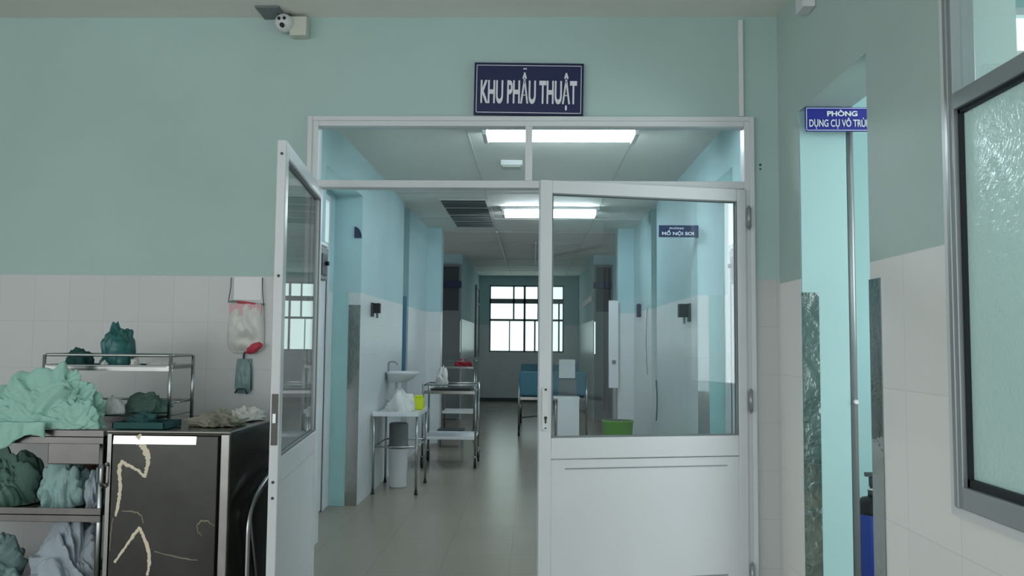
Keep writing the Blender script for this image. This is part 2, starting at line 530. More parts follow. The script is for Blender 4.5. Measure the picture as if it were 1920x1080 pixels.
# architrave lip proud of the wall
box(bm, FX0 - 0.012, FX0 + 0.012, YF - 0.03, YF - 0.0, 0, FZ + 0.012)
box(bm, FX1 - 0.012, FX1 + 0.012, YF - 0.03, YF - 0.0, 0, FZ + 0.012)
box(bm, FX0 + 0.012, FX1 - 0.012, YF - 0.03, YF - 0.0, FZ - 0.012, FZ + 0.012)
obj('door_frame', bm, M['alu'], fr, 0.003)
bm = bm_new(); box(bm, FX0 + 0.042, -0.044, YF + 0.018, YF + 0.024, 2.13, FZ - 0.038); obj('transom_pane', bm, M['glass'], fr)
bm = bm_new(); box(bm, -0.007, FX1 - 0.038, YF + 0.018, YF + 0.024, 2.13, FZ - 0.038); obj('transom_pane', bm, M['glass'], fr)

def leaf(name, hinge, ang, L, flip):
    """door leaf; local +x runs from the hinge to the free edge, outer face at local y = -0.02*flip"""
    r = struct(name, (hinge[0], hinge[1], 0), ang)
    Z0, Z1 = 0.010, 2.085
    GB, GT = 0.85, 2.022
    t = 0.018
    bm = bm_new()
    box(bm, 0.0, 0.048, -t, t, Z0, Z1)
    box(bm, L - 0.060, L, -t, t, Z0, Z1)
    box(bm, 0.048, L - 0.060, -t, t, GT, Z1)
    box(bm, 0.048, L - 0.060, -t, t, 0.75, GB)
    box(bm, 0.048, L - 0.060, -t, t, Z0, 0.12)
    obj('leaf_frame', bm, M['alu'], r, 0.004)
    bm = bm_new(); box(bm, 0.048, L - 0.060, -t * 0.6, t * 0.6, 0.12, 0.745)
    obj('kick_panel', bm, M['alu'], r)
    bm = bm_new(); box(bm, 0.048, L - 0.060, -0.003, 0.003, GB, GT)
    obj('glass_pane', bm, M['glass'], r)
    bm = bm_new()
    for a in (-1, 1):
        y = a * t * 0.72
        g = 0.006
        box(bm, 0.048, 0.048 + g, y - 0.003, y + 0.003, GB, GT); box(bm, L - 0.060 - g, L - 0.060, y - 0.003, y + 0.003, GB, GT)
        box(bm, 0.048, L - 0.060, y - 0.003, y + 0.003, GT - g, GT); box(bm, 0.048, L - 0.060, y - 0.003, y + 0.003, GB, GB + g)
    obj('gasket', bm, M['grey'], r)
    for z in (0.17, 1.02, 1.94):
        bm = bm_new()
        tube(bm, [(-0.012, -0.028 * flip, z - 0.05), (-0.012, -0.028 * flip, z + 0.05)], 0.011, 10)
        tube(bm, [(-0.012, -0.028 * flip, z - 0.06), (-0.012, -0.028 * flip, z + 0.06)], 0.006, 8)
        obj('hinge', bm, M['alu_grey'], r)
    return r, L

# left leaf swung towards the camera; right leaf nearly shut
hl = (-1.106, 4.205); fl = (-0.985, 3.17)
a = math.atan2(fl[1] - hl[1], fl[0] - hl[0]); LL = math.hypot(fl[0] - hl[0], fl[1] - hl[1])
dl, _ = leaf('door_1', hl, a, LL, 1)
bm = bm_new(); box(bm, LL - 0.001, LL + 0.003, -0.012, 0.012, 0.90, 1.095); o = obj('lock_plate', bm, M['steel_dark'], dl)
bm = bm_new(); box(bm, LL + 0.003, LL + 0.012, -0.006, 0.006, 0.985, 1.02); obj('latch_bolt', bm, M['tube'], dl)
bm = bm_new()
for z in (0.70, 0.76, 1.55, 2.03):
    tube(bm, [(LL - 0.001, 0, z), (LL + 0.0015, 0, z)], 0.006, 10)
obj('screw', bm, M['dark'], dl)
hr = (1.072, 4.195); frr = (0.03, 3.965)
a = math.atan2(frr[1] - hr[1], frr[0] - hr[0]); LR = math.hypot(frr[0] - hr[0], frr[1] - hr[1])
dr, _ = leaf('door_2', hr, a, LR, -1)
# outward side of the right leaf is local +y (leaf runs towards -x)
bm = bm_new()
n = 12
pl = []
for z0_, z1_ in ((0.88, 1.095),):
    v = []
    for k in range(24):
        t_ = 2 * PI * k / 24
        x = LR - 0.030 + 0.017 * math.cos(t_)
        z = (z1_ - 0.02 if math.sin(t_) >= 0 else z0_ + 0.02) + 0.017 * math.sin(t_)
        v.append((x, z))
    a_ = [bm.verts.new((x, 0.020, z)) for x, z in v]; b_ = [bm.verts.new((x, 0.026, z)) for x, z in v]
    for k in range(24): bm.faces.new((a_[k], a_[(k + 1) % 24], b_[(k + 1) % 24], b_[k]))
    bm.faces.new(b_)
esc = obj('lock_plate', bm, M['white_plastic'], dr)
bm = bm_new()
tube(bm, [(LR - 0.030, 0.024, 1.078), (LR - 0.030, 0.0285, 1.078)], 0.006, 10)
tube(bm, [(LR - 0.030, 0.024, 0.945), (LR - 0.030, 0.0285, 0.945)], 0.008, 10)
box(bm, LR - 0.034, LR - 0.026, 0.024, 0.0285, 0.92, 0.945)
tube(bm, [(LR - 0.030, 0.024, 0.897), (LR - 0.030, 0.0285, 0.897)], 0.004, 10)
obj('keyhole', bm, M['dark'], esc)
bm = bm_new()
box(bm, 0.11, LR - 0.13, 0.0115, 0.0135, 0.70, 0.706)
box(bm, 0.11, LR - 0.13, 0.0115, 0.0135, 0.17, 0.177)
obj('panel_groove', bm, M['alu_grey'], dr)

# ------------------------------------------------------------------ doors in the corridor recesses
def recess_door(name, s, xface, ajar):
    r = struct(name)
    x0 = xface
    def b(bm, xa, xb, *rest): box(bm, min(xa, xb), max(xa, xb), *rest)
    bm = bm_new()
    b(bm, x0 - s * 0.012, x0 + s * 0.05, 5.50, 5.545, 0, 2.43)
    b(bm, x0 - s * 0.012, x0 + s * 0.05, 6.375, 6.42, 0, 2.43)
    b(bm, x0 - s * 0.012, x0 + s * 0.05, 5.545, 6.375, 2.385, 2.43)
    b(bm, x0 - s * 0.012, x0 + s * 0.05, 5.545, 6.375, 2.01, 2.06)
    obj('door_frame', bm, M['alu'], r, 0.003)
    bm = bm_new(); b(bm, x0 + s * 0.02, x0 + s * 0.026, 5.545, 6.375, 2.06, 2.385)
    obj('transom_pane', bm, M['daylit2'], r)
    bm = bm_new()
    b(bm, x0 + s * 0.0, x0 + s * 0.04, 5.55, 5.62, 0.01, 2.0); b(bm, x0 + s * 0.0, x0 + s * 0.04, 6.29, 6.36, 0.01, 2.0)
    b(bm, x0, x0 + s * 0.04, 5.62, 6.29, 1.93, 2.0); b(bm, x0, x0 + s * 0.04, 5.62, 6.29, 0.01, 0.9)
    obj('door_leaf', bm, M['alu'], r, 0.003)
    bm = bm_new(); b(bm, x0 + s * 0.016, x0 + s * 0.022, 5.62, 6.29, 0.9, 1.93)
    obj('door_pane', bm, M['daylit2'] if ajar else M['glass'], r)
    bm = bm_new(); b(bm, x0 - s * 0.002, x0 + s * 0.01, 6.362, 6.374, 0.0, 2.01)
    obj('gasket', bm, M['rubber'], r)
    return r
recess_door('door_3', -1, -1.605, False)
recess_door('door_4', 1, 1.52, True)
# dark service space behind the clear pane of the left door
bm = bm_new(); box(bm, -1.90, -1.88, 5.3, 6.7, 0, 2.5); struct_mesh('wall_behind_door', bm, M['paint'])

bm = bm_new(); box(bm, -1.603, -1.478, 6.594, 6.6, 0, 1.69); struct_mesh('trim_5', bm, M['paint'])
bm = bm_new(); box(bm, 1.40, 1.518, 6.594, 6.6, 0, 1.69); struct_mesh('trim_6', bm, M['paint'])
# ------------------------------------------------------------------ far doors facing down the corridor
def far_door(name, x0, x1, s):
    r = struct(name)
    bm = bm_new()
    y0, y1 = 13.94, 14.0
    box(bm, x0 - 0.03, x0, y0, y1, 0, 2.62); box(bm, x1, x1 + 0.03, y0, y1, 0, 2.62)
    box(bm, x0, x1, y0, y1, 2.58, 2.62); box(bm, x0, x1, y0, y1, 1.78, 1.83)
    obj('door_frame', bm, M['grey'], r)
    boxobj('door_leaf', M['grey'], (x0, x1, 13.955, 13.985, 0.01, 1.78), r)
    boxobj('upper_panel', M['dark'], (x0, x1, 13.965, 13.985, 1.83, 2.58), r)
    return r
far_door('door_5', -1.56, -1.25, -1)
far_door('door_6', 1.07, 1.32, 1)
def sidelight(name, x0, x1, z0, z1, y=13.985):
    r = struct(name)
    bm = bm_new()
    box(bm, x0 - 0.012, x0, y - 0.02, y + 0.012, z0 - 0.012, z1 + 0.012); box(bm, x1, x1 + 0.012, y - 0.02, y + 0.012, z0 - 0.012, z1 + 0.012)
    box(bm, x0, x1, y - 0.02, y + 0.012, z1, z1 + 0.012); box(bm, x0, x1, y - 0.02, y + 0.012, z0 - 0.012, z0)
    obj('window_frame', bm, M['grey'], r)
    boxobj('pane', M['daylit'], (x0, x1, y, y + 0.008, z0, z1), r)
sidelight('window_4', -1.237, -1.215, 1.12, 1.66, 13.97)
sidelight('window_5', 1.035, 1.055, 1.12, 1.66, 13.92)

# daylight windows added at both unseen passage ends to brighten the deep corridor
for nm, s_, xw in (('added_window_1', -1, -1.2 - 2.6), ('added_window_2', 1, 1.03 + 2.6)):
    r = struct(nm)
    bm = bm_new(); xa, xb = (xw, xw + 0.03) if s_ < 0 else (xw - 0.03, xw)
    for y in (11.4, 12.45, 13.46): box(bm, xa, xb, y, y + 0.04, 0.95, 2.5)
    box(bm, xa, xb, 11.4, 13.5, 0.91, 0.95); box(bm, xa, xb, 11.4, 13.5, 2.46, 2.5)
    obj('window_frame', bm, M['alu'], r)
    ld = bpy.data.lights.new('unseen_daylight', 'AREA'); ld.shape = 'RECTANGLE'; ld.size = 1.4; ld.size_y = 2.0  # area light added to lift the far corridor
    ld.energy = 4; ld.color = (0.88, 0.97, 1.0)
    lo = bpy.data.objects.new('unseen_daylight', ld); C.objects.link(lo)
    lo.location = (xw - s_ * 0.04, 12.45, 1.7); lo.rotation_euler = (0, -s_ * -PI / 2, 0)

# ------------------------------------------------------------------ end window
ew = struct('window_2')
bm = bm_new()
def px(p): return (p - 999) / (F / YE)
def pz(p): return 1.3 + (642 - p) / (F / YE)
y0, y1 = YE + 0.02, YE + 0.08
box(bm, EWX0, EWX1, y0, y1, EWZ1 - 0.03, EWZ1); box(bm, EWX0, EWX1, y0, y1, EWZ0, EWZ0 + 0.03)
box(bm, EWX0, EWX0 + 0.03, y0, y1, EWZ0, EWZ1); box(bm, EWX1 - 0.03, EWX1, y0, y1, EWZ0, EWZ1)
box(bm, EWX0, EWX1, y0, y1, pz(569), pz(560)); box(bm, EWX0, EWX1, y0, y1, pz(602), pz(598))
box(bm, px(982), px(986), y0, y1, EWZ0, EWZ1)
box(bm, px(962), px(965), y0, y1, pz(598), EWZ1); box(bm, px(955), px(957), y0, y1, EWZ0, pz(602))
box(bm, px(1002), px(1005), y0, y1, EWZ0, pz(602)); box(bm, px(1008), px(1011), y0, y1, pz(598), EWZ1)
box(bm, px(1029), px(1032), y0, y1, EWZ0, EWZ1); box(bm, px(1047), px(1050), y0, y1, EWZ0, pz(560))
obj('window_frame', bm, M['grey'], ew)
boxobj('pane', M['daylit'], (EWX0 + 0.01, EWX1 - 0.01, YE + 0.085, YE + 0.095, EWZ0 + 0.01, EWZ1 - 0.01), ew)
# opened shutter leaf on the left side wall near the end
r = struct('window_6')
bm = bm_new()
box(bm, -1.2, -1.165, 17.2, 17.25, 1.0, 2.5); box(bm, -1.2, -1.165, 18.1, 18.15, 1.0, 2.5)
box(bm, -1.2, -1.165, 17.25, 18.1, 2.45, 2.5); box(bm, -1.2, -1.165, 17.25, 18.1, 1.0, 1.05); box(bm, -1.2, -1.165, 17.25, 18.1, 2.1, 2.14)
obj('window_frame', bm, M['grey'], r)
boxobj('pane', M['dark'], (-1.195, -1.18, 17.25, 18.1, 1.05, 2.45), r)

# ------------------------------------------------------------------ big window in the right wall
wn = struct('window_1')
bm = bm_new()
xf0, xf1 = RX - 0.012, RX + 0.06
MZ0, MZ1 = 2.0, 2.05
box(bm, xf0, xf1, W1 - 0.063, W1 - 0.012, WZ0 + 0.012, WZ1); box(bm, xf0, xf1, W0, W0 + 0.06, WZ0, WZ1)
box(bm, xf0, xf1, W0 + 0.06, W1 - 0.063, WZ0 + 0.012, WZ0 + 0.076); box(bm, xf0, xf1, W0 + 0.06, W1 - 0.063, WZ1 - 0.06, WZ1)
box(bm, xf0, xf1, W0 + 0.06, W1 - 0.063, MZ0, MZ1)
box(bm, xf0 - 0.006, xf0 + 0.02, W1 - 0.045, W1 - 0.03, WZ0 + 0.012, WZ1)
obj('window_frame', bm, M['alu_grey'], wn, 0.003)
bm = bm_new()
ya, yb = W0 + 0.06, W1 - 0.063
box(bm, xf0 + 0.015, xf0 + 0.035, yb - 0.012, yb, WZ0 + 0.076, MZ0); box(bm, xf0 + 0.015, xf0 + 0.035, ya, yb, MZ0 - 0.012, MZ0)
box(bm, xf0 + 0.015, xf0 + 0.035, ya, yb, WZ0 + 0.076, WZ0 + 0.1)
obj('gasket', bm, M['rubber'], wn)
boxobj('frosted_pane', M['frosted'], (xf0 + 0.028, xf0 + 0.034, ya, yb, WZ0 + 0.076, MZ0), wn)
boxobj('upper_pane', M['glass'], (xf0 + 0.028, xf0 + 0.034, ya, yb, MZ1, WZ1 - 0.06), wn)
bm = bm_new()
box(bm, RX - 0.008, RX, W1 - 0.012, W1 + 0.012, WZ0 + 0.012, HC); box(bm, RX - 0.008, RX, W0, W1 + 0.012, WZ0 - 0.012, WZ0 + 0.012)
obj('plaster_edge', bm, M['white_plastic'], wn)

# high barred window of the small room, seen through the upper pane
bw = struct('window_3')
bm = bm_new()
x0, x1, z0, z1 = 2.35, 2.89, 2.4, 3.12
box(bm, x0, x0 + 0.04, SY1, SY1 + 0.05, z0, z1); box(bm, x1 - 0.04, x1, SY1, SY1 + 0.05, z0, z1)
box(bm, x0, x1, SY1, SY1 + 0.05, z0, z0 + 0.04); box(bm, x0, x1, SY1, SY1 + 0.05, z1 - 0.04, z1)
for i in (1, 2): box(bm, x0 + i * 0.18, x0 + i * 0.18 + 0.025, SY1, SY1 + 0.05, z0, z1)
box(bm, x0, x1, SY1, SY1 + 0.05, 2.73, 2.755)
obj('window_frame', bm, M['alu'], bw)
boxobj('pane', M['daylit2'], (x0 + 0.02, x1 - 0.02, SY1 + 0.06, SY1 + 0.07, z0 + 0.02, z1 - 0.02), bw)
# wide daylight window of the small room
sw = struct('window_7')
bm = bm_new()
for y in (0.6, 1.5, 2.4, 3.26): box(bm, SX1 + 0.0, SX1 + 0.05, y, y + 0.04, 0.9, 2.8)
box(bm, SX1, SX1 + 0.05, 0.6, 3.3, 0.9, 0.94); box(bm, SX1, SX1 + 0.05, 0.6, 3.3, 2.76, 2.8)
obj('window_frame', bm, M['alu'], sw)
al = bpy.data.lights.new('unseen_daylight', 'AREA'); al.shape = 'RECTANGLE'; al.size = 2.6; al.size_y = 1.8
al.energy = 34; al.color = (0.86, 0.97, 1.0)
ao = bpy.data.objects.new('unseen_daylight', al); C.objects.link(ao); ao.location = (SX1 + 0.10, 1.95, 1.85); ao.rotation_euler = (0, PI / 2, 0)

# ================================================================== CORRIDOR FIXTURES
def tube_lamp(loc, label):
    t = thing('fluorescent_lamp', loc, label, 'lamp')
    W = 1.06
    bm = bm_new(); box(bm, -W / 2 - 0.015, W / 2 + 0.015, -0.15, 0.15, -0.03, 0)
    obj('housing', bm, M['white'], t, 0.004)
    for y in (-0.10, 0.10):
        bm = bm_new(); tube(bm, [(-W / 2 + 0.03, y, -0.062), (W / 2 - 0.03, y, -0.062)], 0.022, 14)
        obj('light_tube', bm, M['lamp'], t)
    for x in (-W / 2, W / 2 - 0.03):
        boxobj('lamp_holder', M['white_plastic'], (x, x + 0.03, -0.13, 0.13, -0.09, -0.03), t, 0.003)
    bm = bm_new(); box(bm, -W / 2 + 0.03, W / 2 - 0.03, -0.05, 0.05, -0.05, -0.03)
    obj('reflector', bm, M['white'], t, 0.01)
tube_lamp((0.18, 5.62, CZ), 'nearer twin tube ceiling lamp glowing above the transom glass')
tube_lamp((0.185, 9.15, CZ), 'second twin tube ceiling lamp glowing further down the corridor')

t = thing('smoke_detector_box', (-0.18, 6.75, CZ), 'small white box fixed to the ceiling behind the nearer lamp', 'ceiling box')
boxobj('housing', M['white_plastic'], (-0.09, 0.09, -0.08, 0.08, -0.045, 0), t, 0.006)
boxobj('lid', M['ivory'], (-0.075, 0.075, -0.065, 0.065, -0.055, -0.045), t, 0.003)

t = thing('ceiling_vent', (-0.74, 9.6, CZ), 'dark four slot grille in the corridor ceiling left of the second lamp', 'vent')
bm = bm_new(); box(bm, -0.26, 0.26, -1.06, 1.06, -0.006, -0.0)
obj('vent_frame', bm, M['ceil'], t)
for i in range(4):
    y0 = -1.0 + i * 0.51
    boxobj('vent_slot', M['dark'], (-0.235, 0.235, y0, y0 + 0.44, -0.010, -0.006), t)
for i in range(4):
    y0 = -1.0 + i * 0.51
    bm = bm_new()
    for k in range(4):
        box(bm, -0.235, 0.235, y0 + 0.05 + k * 0.1, y0 + 0.062 + k * 0.1, -0.02, -0.010)
    obj('vent_blade', bm, M['grey'], t)

# projecting and far signs
t = thing('room_sign', (XR, 6.6, 2.19), 'small blue sign reading MỔ NỘI SOI projecting from the corridor wall', 'sign')
boxobj('board', M['sign'], (-0.315, -0.002, -0.072, -0.06, -0.047, 0.047), t)
boxobj('bracket', M['grey'], (-0.025, -0.001, -0.06, -0.035, -0.05, 0.05), t)
text_obj('lettering', 'PHÒNG', M['letter'], t, -0.175, 0.024, 0.11, 0.018, -0.074, 0.02)
text_obj('lettering', 'MỔ NỘI SOI', M['letter'], t, -0.165, -0.015, 0.25, 0.048, -0.074, 0.02)
# quarter-round navy plate on the left pier
bm = bm_new()
prof = [(0, 0)] + [(0.058 * math.sin(PI / 2 * k / 8), 0.092 * math.cos(PI / 2 * k / 8)) for k in range(9)]
a_ = [bm.verts.new((x, 0, z)) for x, z in prof]; b_ = [bm.verts.new((x, -0.012, z)) for x, z in prof]
for k in range(len(prof)): bm.faces.new((a_[k], a_[(k + 1) % len(prof)], b_[(k + 1) % len(prof)], b_[k]))
bm.faces.new(a_[::-1]); bm.faces.new(b_)
o = obj('wall_plate', bm, M['sign_dark']); o.location = (-1.44, 6.6, 2.13)
tag(o, 'small navy quarter round plate high on the left pier', 'plate')

for x, wd, lab, nm in ((-1.375, 0.34, 'dark blue sign over the grey far door on the left', 'FL'), (1.17, 0.30, 'dark blue sign over the grey far door on the right', 'FR')):
    t = thing('far_sign', (x, 13.9, 2.27), lab, 'sign')
    boxobj('board', M['sign_dark'], (-wd / 2, wd / 2, -0.012, 0.035, -0.055, 0.055), t)
    boxobj('face_stripe', M['sign'], (-wd / 2 + 0.03, wd / 2 - 0.03, -0.015, -0.012, -0.02, 0.02), t)

# red band on the right far wall
boxobj('red_notice', M['pink'], (1.015, 1.029, 14.2, 16.6, 2.02, 2.13))
tag(bpy.data.objects['red_notice'], 'dull pink notice strip on the far right wall beside the grey door', 'notice')

# wall boxes near the entrance
def wall_box(s, xw, y, z, label):
    t = thing('control_box', (xw, y, z), label, 'control box')
    a0, a1 = (0.001, 0.035) if s < 0 else (-0.035, -0.001)
    boxobj('housing', M['grey'], (a0, a1, -0.09, 0.09, -0.11, 0.11), t, 0.01)
    boxobj('cap', M['white'], (a0, a1, -0.095, 0.095, 0.111, 0.135), t, 0.004)
    c0, c1 = (0.035, 0.041) if s < 0 else (-0.041, -0.035)
    boxobj('cover', M['dark'], (c0, c1, -0.06, 0.06, -0.08, 0.06), t, 0.004)
    bm = bm_new(); xx = 0.041 if s < 0 else -0.041
    tube(bm, [(xx, 0.03, 0.0), (xx - s * 0.02, 0.03, 0.0)], 0.014, 12)
    obj('knob', bm, M['black'], t)
wall_box(-1, XL, 5.27, 1.80, 'grey box with a white cap on the left wall just inside the entrance')
wall_box(1, XR, 5.27, 1.80, 'grey box with a white cap on the right wall just inside the entrance')
def dispenser(s, xw, y, z, sc, label):
    t = thing('wall_dispenser', (xw, y, z), label, 'dispenser')
    def b(nm, m, a, c, *r, bv=0.004):
        boxobj(nm, m, (min(a, c), max(a, c)) + r, t, bv)
    b('bracket', M['dark'], -s * 0.001, -s * 0.02, -0.04 * sc, 0.04 * sc, -0.07 * sc, 0.07 * sc)
    b('container', M['black'], -s * 0.02, -s * 0.09 * sc, -0.035 * sc, 0.035 * sc, -0.035 * sc, 0.065 * sc)
    b('spout', M['grey'], -s * 0.04, -s * 0.06, -0.01, 0.01, -0.085 * sc, -0.036 * sc)
dispenser(-1, XL, 7.05, 1.57, 0.85, 'small black dispenser on the left wall behind the shiny corner guard')
dispenser(1, XR, 6.9, 1.56, 1.1, 'black dispenser on the right corridor wall seen through the door glass')

# stainless corner guards (bent sheet)
def guard(name_label, x, y, dx, dy, wx, wy, z1=1.59, z0=0.0, m='guard', ):
    """corner at (x,y); wings run dx*wx along x and dy*wy along y; stands 3 mm proud"""
    bm = bm_new()
    g = 0.004
    if wx: box(bm, min(x, x + dx * wx), max(x, x + dx * wx), y - g if dy > 0 else y, y if dy > 0 else y + g, z0, z1)
    if wy: box(bm, x - g if dx > 0 else x, x if dx > 0 else x + g, min(y, y + dy * wy) - (g if dy > 0 else 0), max(y, y + dy * wy) + (g if dy < 0 else 0), z0, z1)
    o = obj('corner_guard', bm, M[m]); tag(o, name_label, 'corner guard')
    return o
guard('tall stainless corner guard on the far jamb of the right doorway', RX, D1 - 0.012, 1, 1, 0.08, 0, 1.545)
guard('tall stainless corner guard on the near jamb of the right doorway', RX, D0, 1, -1, 0, 0.095, 1.545)
guard('wavy stainless corner guard on the left corridor pier', XL, 6.6, -1, 1, 0.095, 0, 1.59, 0, 'guard2')
guard('stainless corner guard on the right corridor pier seen through the door glass', XR, 6.6, 1, 1, 0.09, 0, 0.93, 0, 'guard2')
# ================================================================== NEAR WALL FIXTURES
# main sign
t = thing('department_sign', (-0.028, YF - 0.001, 2.608), 'large navy sign reading KHU PHẪU THUẬT above the entrance', 'sign')
t.rotation_euler = (0, R(0.7), 0); t.scale = (0.844,) * 3
boxobj('board', M['sign'], (-0.335, 0.335, -0.022, 0, -0.162, 0.162), t, 0.002)
bm = bm_new()
for (a, b, c, d) in ((-0.335, 0.335, 0.152, 0.162), (-0.335, 0.335, -0.162, -0.152), (-0.335, -0.325, -0.152, 0.152), (0.325, 0.335, -0.152, 0.152)):
    box(bm, a, b, -0.028, -0.0225, c, d)
obj('sign_rim', bm, M['sign_dark'], t)
bm = bm_new()
for (a, b, c, d) in ((-0.322, 0.322, 0.145, 0.149), (-0.322, 0.322, -0.149, -0.145), (-0.322, -0.318, -0.149, 0.149), (0.318, 0.322, -0.149, 0.149)):
    box(bm, a, b, -0.0245, -0.0225, c, d)
obj('white_line', bm, M['letter'], t)
text_obj('lettering', 'KHU PHẪU THUẬT', M['letter'], t, 0.0, 0.0, 0.59, 0.262, -0.025, 0.028)

# doorway sign on the right
t = thing('room_sign', (RX + 0.005, D1 - 0.08, 2.347), 'blue sign reading PHÒNG DỤNG CỤ VÔ TRÙNG in the right doorway', 'sign'); t.scale = (0.844,) * 3
boxobj('board', M['sign2'], (0.0, 0.40, -0.012, 0, -0.068, 0.066), t)
boxobj('hanger', M['alu_grey'], (0.2, 0.22, -0.008, -0.002, 0.066, 0.07), t)
bm = bm_new()
for (a, b, c, d) in ((0.004, 0.396, 0.059, 0.062), (0.004, 0.396, -0.064, -0.061), (0.004, 0.007, -0.064, 0.062), (0.393, 0.396, -0.064, 0.062)):
    box(bm, a, b, -0.0145, -0.012, c, d)
obj('border_line', bm, M['letter'], t)
text_obj('lettering', 'PHÒNG', M['letter'], t, 0.20, 0.033, 0.165, 0.036, -0.014, 0.03)
text_obj('lettering', 'DỤNG CỤ VÔ TRÙNG', M['letter'], t, 0.20, -0.024, 0.36, 0.062, -0.014, 0.01)

# camera unit high on the left
t = thing('security_camera', (-1.245, YF, 2.938), 'ivory wall camera with three dark dots under the ceiling', 'camera'); t.scale = (0.844,) * 3
boxobj('junction_box', M['ivory'], (-0.03, 0.075, -0.075, -0.001, -0.07, 0.05), t, 0.006)
bm = bm_new(); lathe(bm, [(0.001, 0), (0.03, 0.003), (0.052, 0.02), (0.058, 0.045), (0.055, 0.07)], 0, 0, 0, 24)
o = obj('camera_dome', bm, M['white_plastic'], t); o.location = (-0.075, -0.075, 0.0); o.rotation_euler = (R(-75), 0, 0)
o.location = (-0.062, -0.115, -0.005)
for (x, z, r_) in ((-0.082, 0.018, 0.010), (-0.050, 0.020, 0.010), (-0.064, -0.022, 0.014)):
    bm = bm_new(); tube(bm, [(x, -0.122, z), (x, -0.106, z)], r_, 12); obj('lens', bm, M['black'], t)
bm = bm_new(); box(bm, -0.10, -0.02, -0.10, -0.001, 0.045, 0.055); obj('bracket', bm, M['dark'], t)

# conduit above the frame
bm = bm_new(); box(bm, 1.053, 1.077, YF - 0.02, YF - 0.001, 2.468, HC - 0.022)
tag(obj('cable_conduit', bm, M['strip'], None, 0.003), 'white vertical cable duct between door frame and ceiling', 'cable duct')
# small screw plugs in the front wall right of the frame
bm = bm_new(); tube(bm, [(1.162, YF - 0.004, 2.22), (1.162, YF, 2.22)], 0.006, 8); tube(bm, [(1.162, YF - 0.004, 2.198), (1.162, YF, 2.198)], 0.005, 8)
tag(obj('wall_plug', bm, M['dark']), 'pair of tiny dark plugs in the wall right of the entrance', 'wall plug')
bm = bm_new(); box(bm, RX - 0.06, RX - 0.001, 3.63, 3.73, 2.81, 2.9)
tag(obj('junction_box', bm, M['white'], None, 0.005), 'white box high on the right wall above the doorway', 'junction box')

# inner aluminium strip and pipe behind the doorway
bm = bm_new(); tube(bm, [(RX + T + 0.02, D1 + 0.0, 0.0), (RX + T + 0.02, D1 + 0.0, 3.29)], 0.016, 12)
t = obj('wall_pipe', bm, M['alu_grey']); tag(t, 'thin grey vertical pipe beside the blue cylinder inside the doorway', 'pipe')
bm = bm_new(); tube(bm, [(RX + T + 0.02, D1 - 0.03, 1.04), (RX + T + 0.02, D1 + 0.02, 1.04)], 0.010, 10); obj('pipe_clip', bm, M['white'], t)

# blue gas cylinder
t = thing('gas_cylinder', (1.635, 4.05, 0.0), 'blue gas cylinder with black collar inside the right doorway', 'gas cylinder')
bm = bm_new(); lathe(bm, [(0.06, 0), (0.068, 0.01), (0.068, 0.50), (0.067, 0.505)], 0, 0, 0, 28); obj('body', bm, M['cylblue'], t)
bm = bm_new(); lathe(bm, [(0.0685, 0.50), (0.0695, 0.506), (0.068, 0.555), (0.055, 0.572), (0.025, 0.58)], 0, 0, 0, 28); obj('collar', bm, M['black'], t)
bm = bm_new(); lathe(bm, [(0.025, 0.58), (0.025, 0.612), (0.015, 0.616), (0.015, 0.624), (0.02, 0.628), (0.02, 0.67), (0.013, 0.675)], 0, 0, 0, 16)
o = obj('valve', bm, M['dark'], t)
bm = bm_new(); lathe(bm, [(0.0265, 0.612), (0.0265, 0.619)], 0, 0, 0, 16); obj('valve_ring', bm, M['white'], o)
bm = bm_new(); box(bm, -0.038, 0.017, -0.010, 0.010, 0.675, 0.694); obj('valve_handle', bm, M['dark'], o)

# ------------------------------------------------------------------ hanging bag on the left wall
t = thing('hanging_bag', (-1.469, YF - 0.008, 1.486), 'white plastic bag with pink and red print hanging on the tiled wall', 'bag'); t.scale = (0.844,) * 3
def bag_mesh(w0, w1, z1, z0, depth, seed, amp=0.012):
    bm = bm_new(); nx, nz = 26, 34; fr_, bk = [], []
    for j in range(nz + 1):
        v = j / nz; z = z1 + (z0 - z1) * v
        wd = w0 + (w1 - w0) * math.sin(min(1, v * 1.6) * PI / 2)
        if v > 0.8: wd *= 1 - 0.35 * ((v - 0.8) / 0.2) ** 2
        a, b = [], []
        for i in range(nx + 1):
            u = i / nx * 2 - 1
            prof_ = math.sqrt(max(0, 1 - u * u)) * math.sin(PI * min(1, 0.08 + v * 0.95)) ** 0.6 if v < 0.99 else 0
            d = depth * prof_ + amp * noise.noise(Vector((u * 3, v * 5, seed))) * (1 - u * u)
            a.append(bm.verts.new((u * wd / 2, -max(0.002, d), z))); b.append(bm.verts.new((u * wd / 2, 0.004, z)))
        fr_.append(a); bk.append(b)
    for j in range(nz):
        for i in range(nx):
            bm.faces.new((fr_[j][i], fr_[j][i + 1], fr_[j + 1][i + 1], fr_[j + 1][i])).smooth = True
            bm.faces.new((bk[j][i], bk[j + 1][i], bk[j + 1][i + 1], bk[j][i + 1]))
        bm.faces.new((fr_[j][0], fr_[j + 1][0], bk[j + 1][0], bk[j][0])); bm.faces.new((fr_[j][-1], bk[j][-1], bk[j + 1][-1], fr_[j + 1][-1]))
    for i in range(nx):
        bm.faces.new((fr_[0][i], bk[0][i], bk[0][i + 1], fr_[0][i + 1])); bm.faces.new((fr_[-1][i], fr_[-1][i + 1], bk[-1][i + 1], bk[-1][i]))
    return bm
obj('bag_body', bag_mesh(0.20, 0.225, 0.0, -0.30, 0.06, 3, 0.03), M['bag_white'], t)
bm = bm_new()
pts = [(-0.108 + 0.216 * k / 12, -0.012 - 0.006 * math.sin(k), 0.012 - 0.018 * k / 12 + 0.006 * math.sin(k * 0.6)) for k in range(13)]
tube(bm, pts, 0.006, 8)
obj('bag_rim', bm, M['grey'], t)
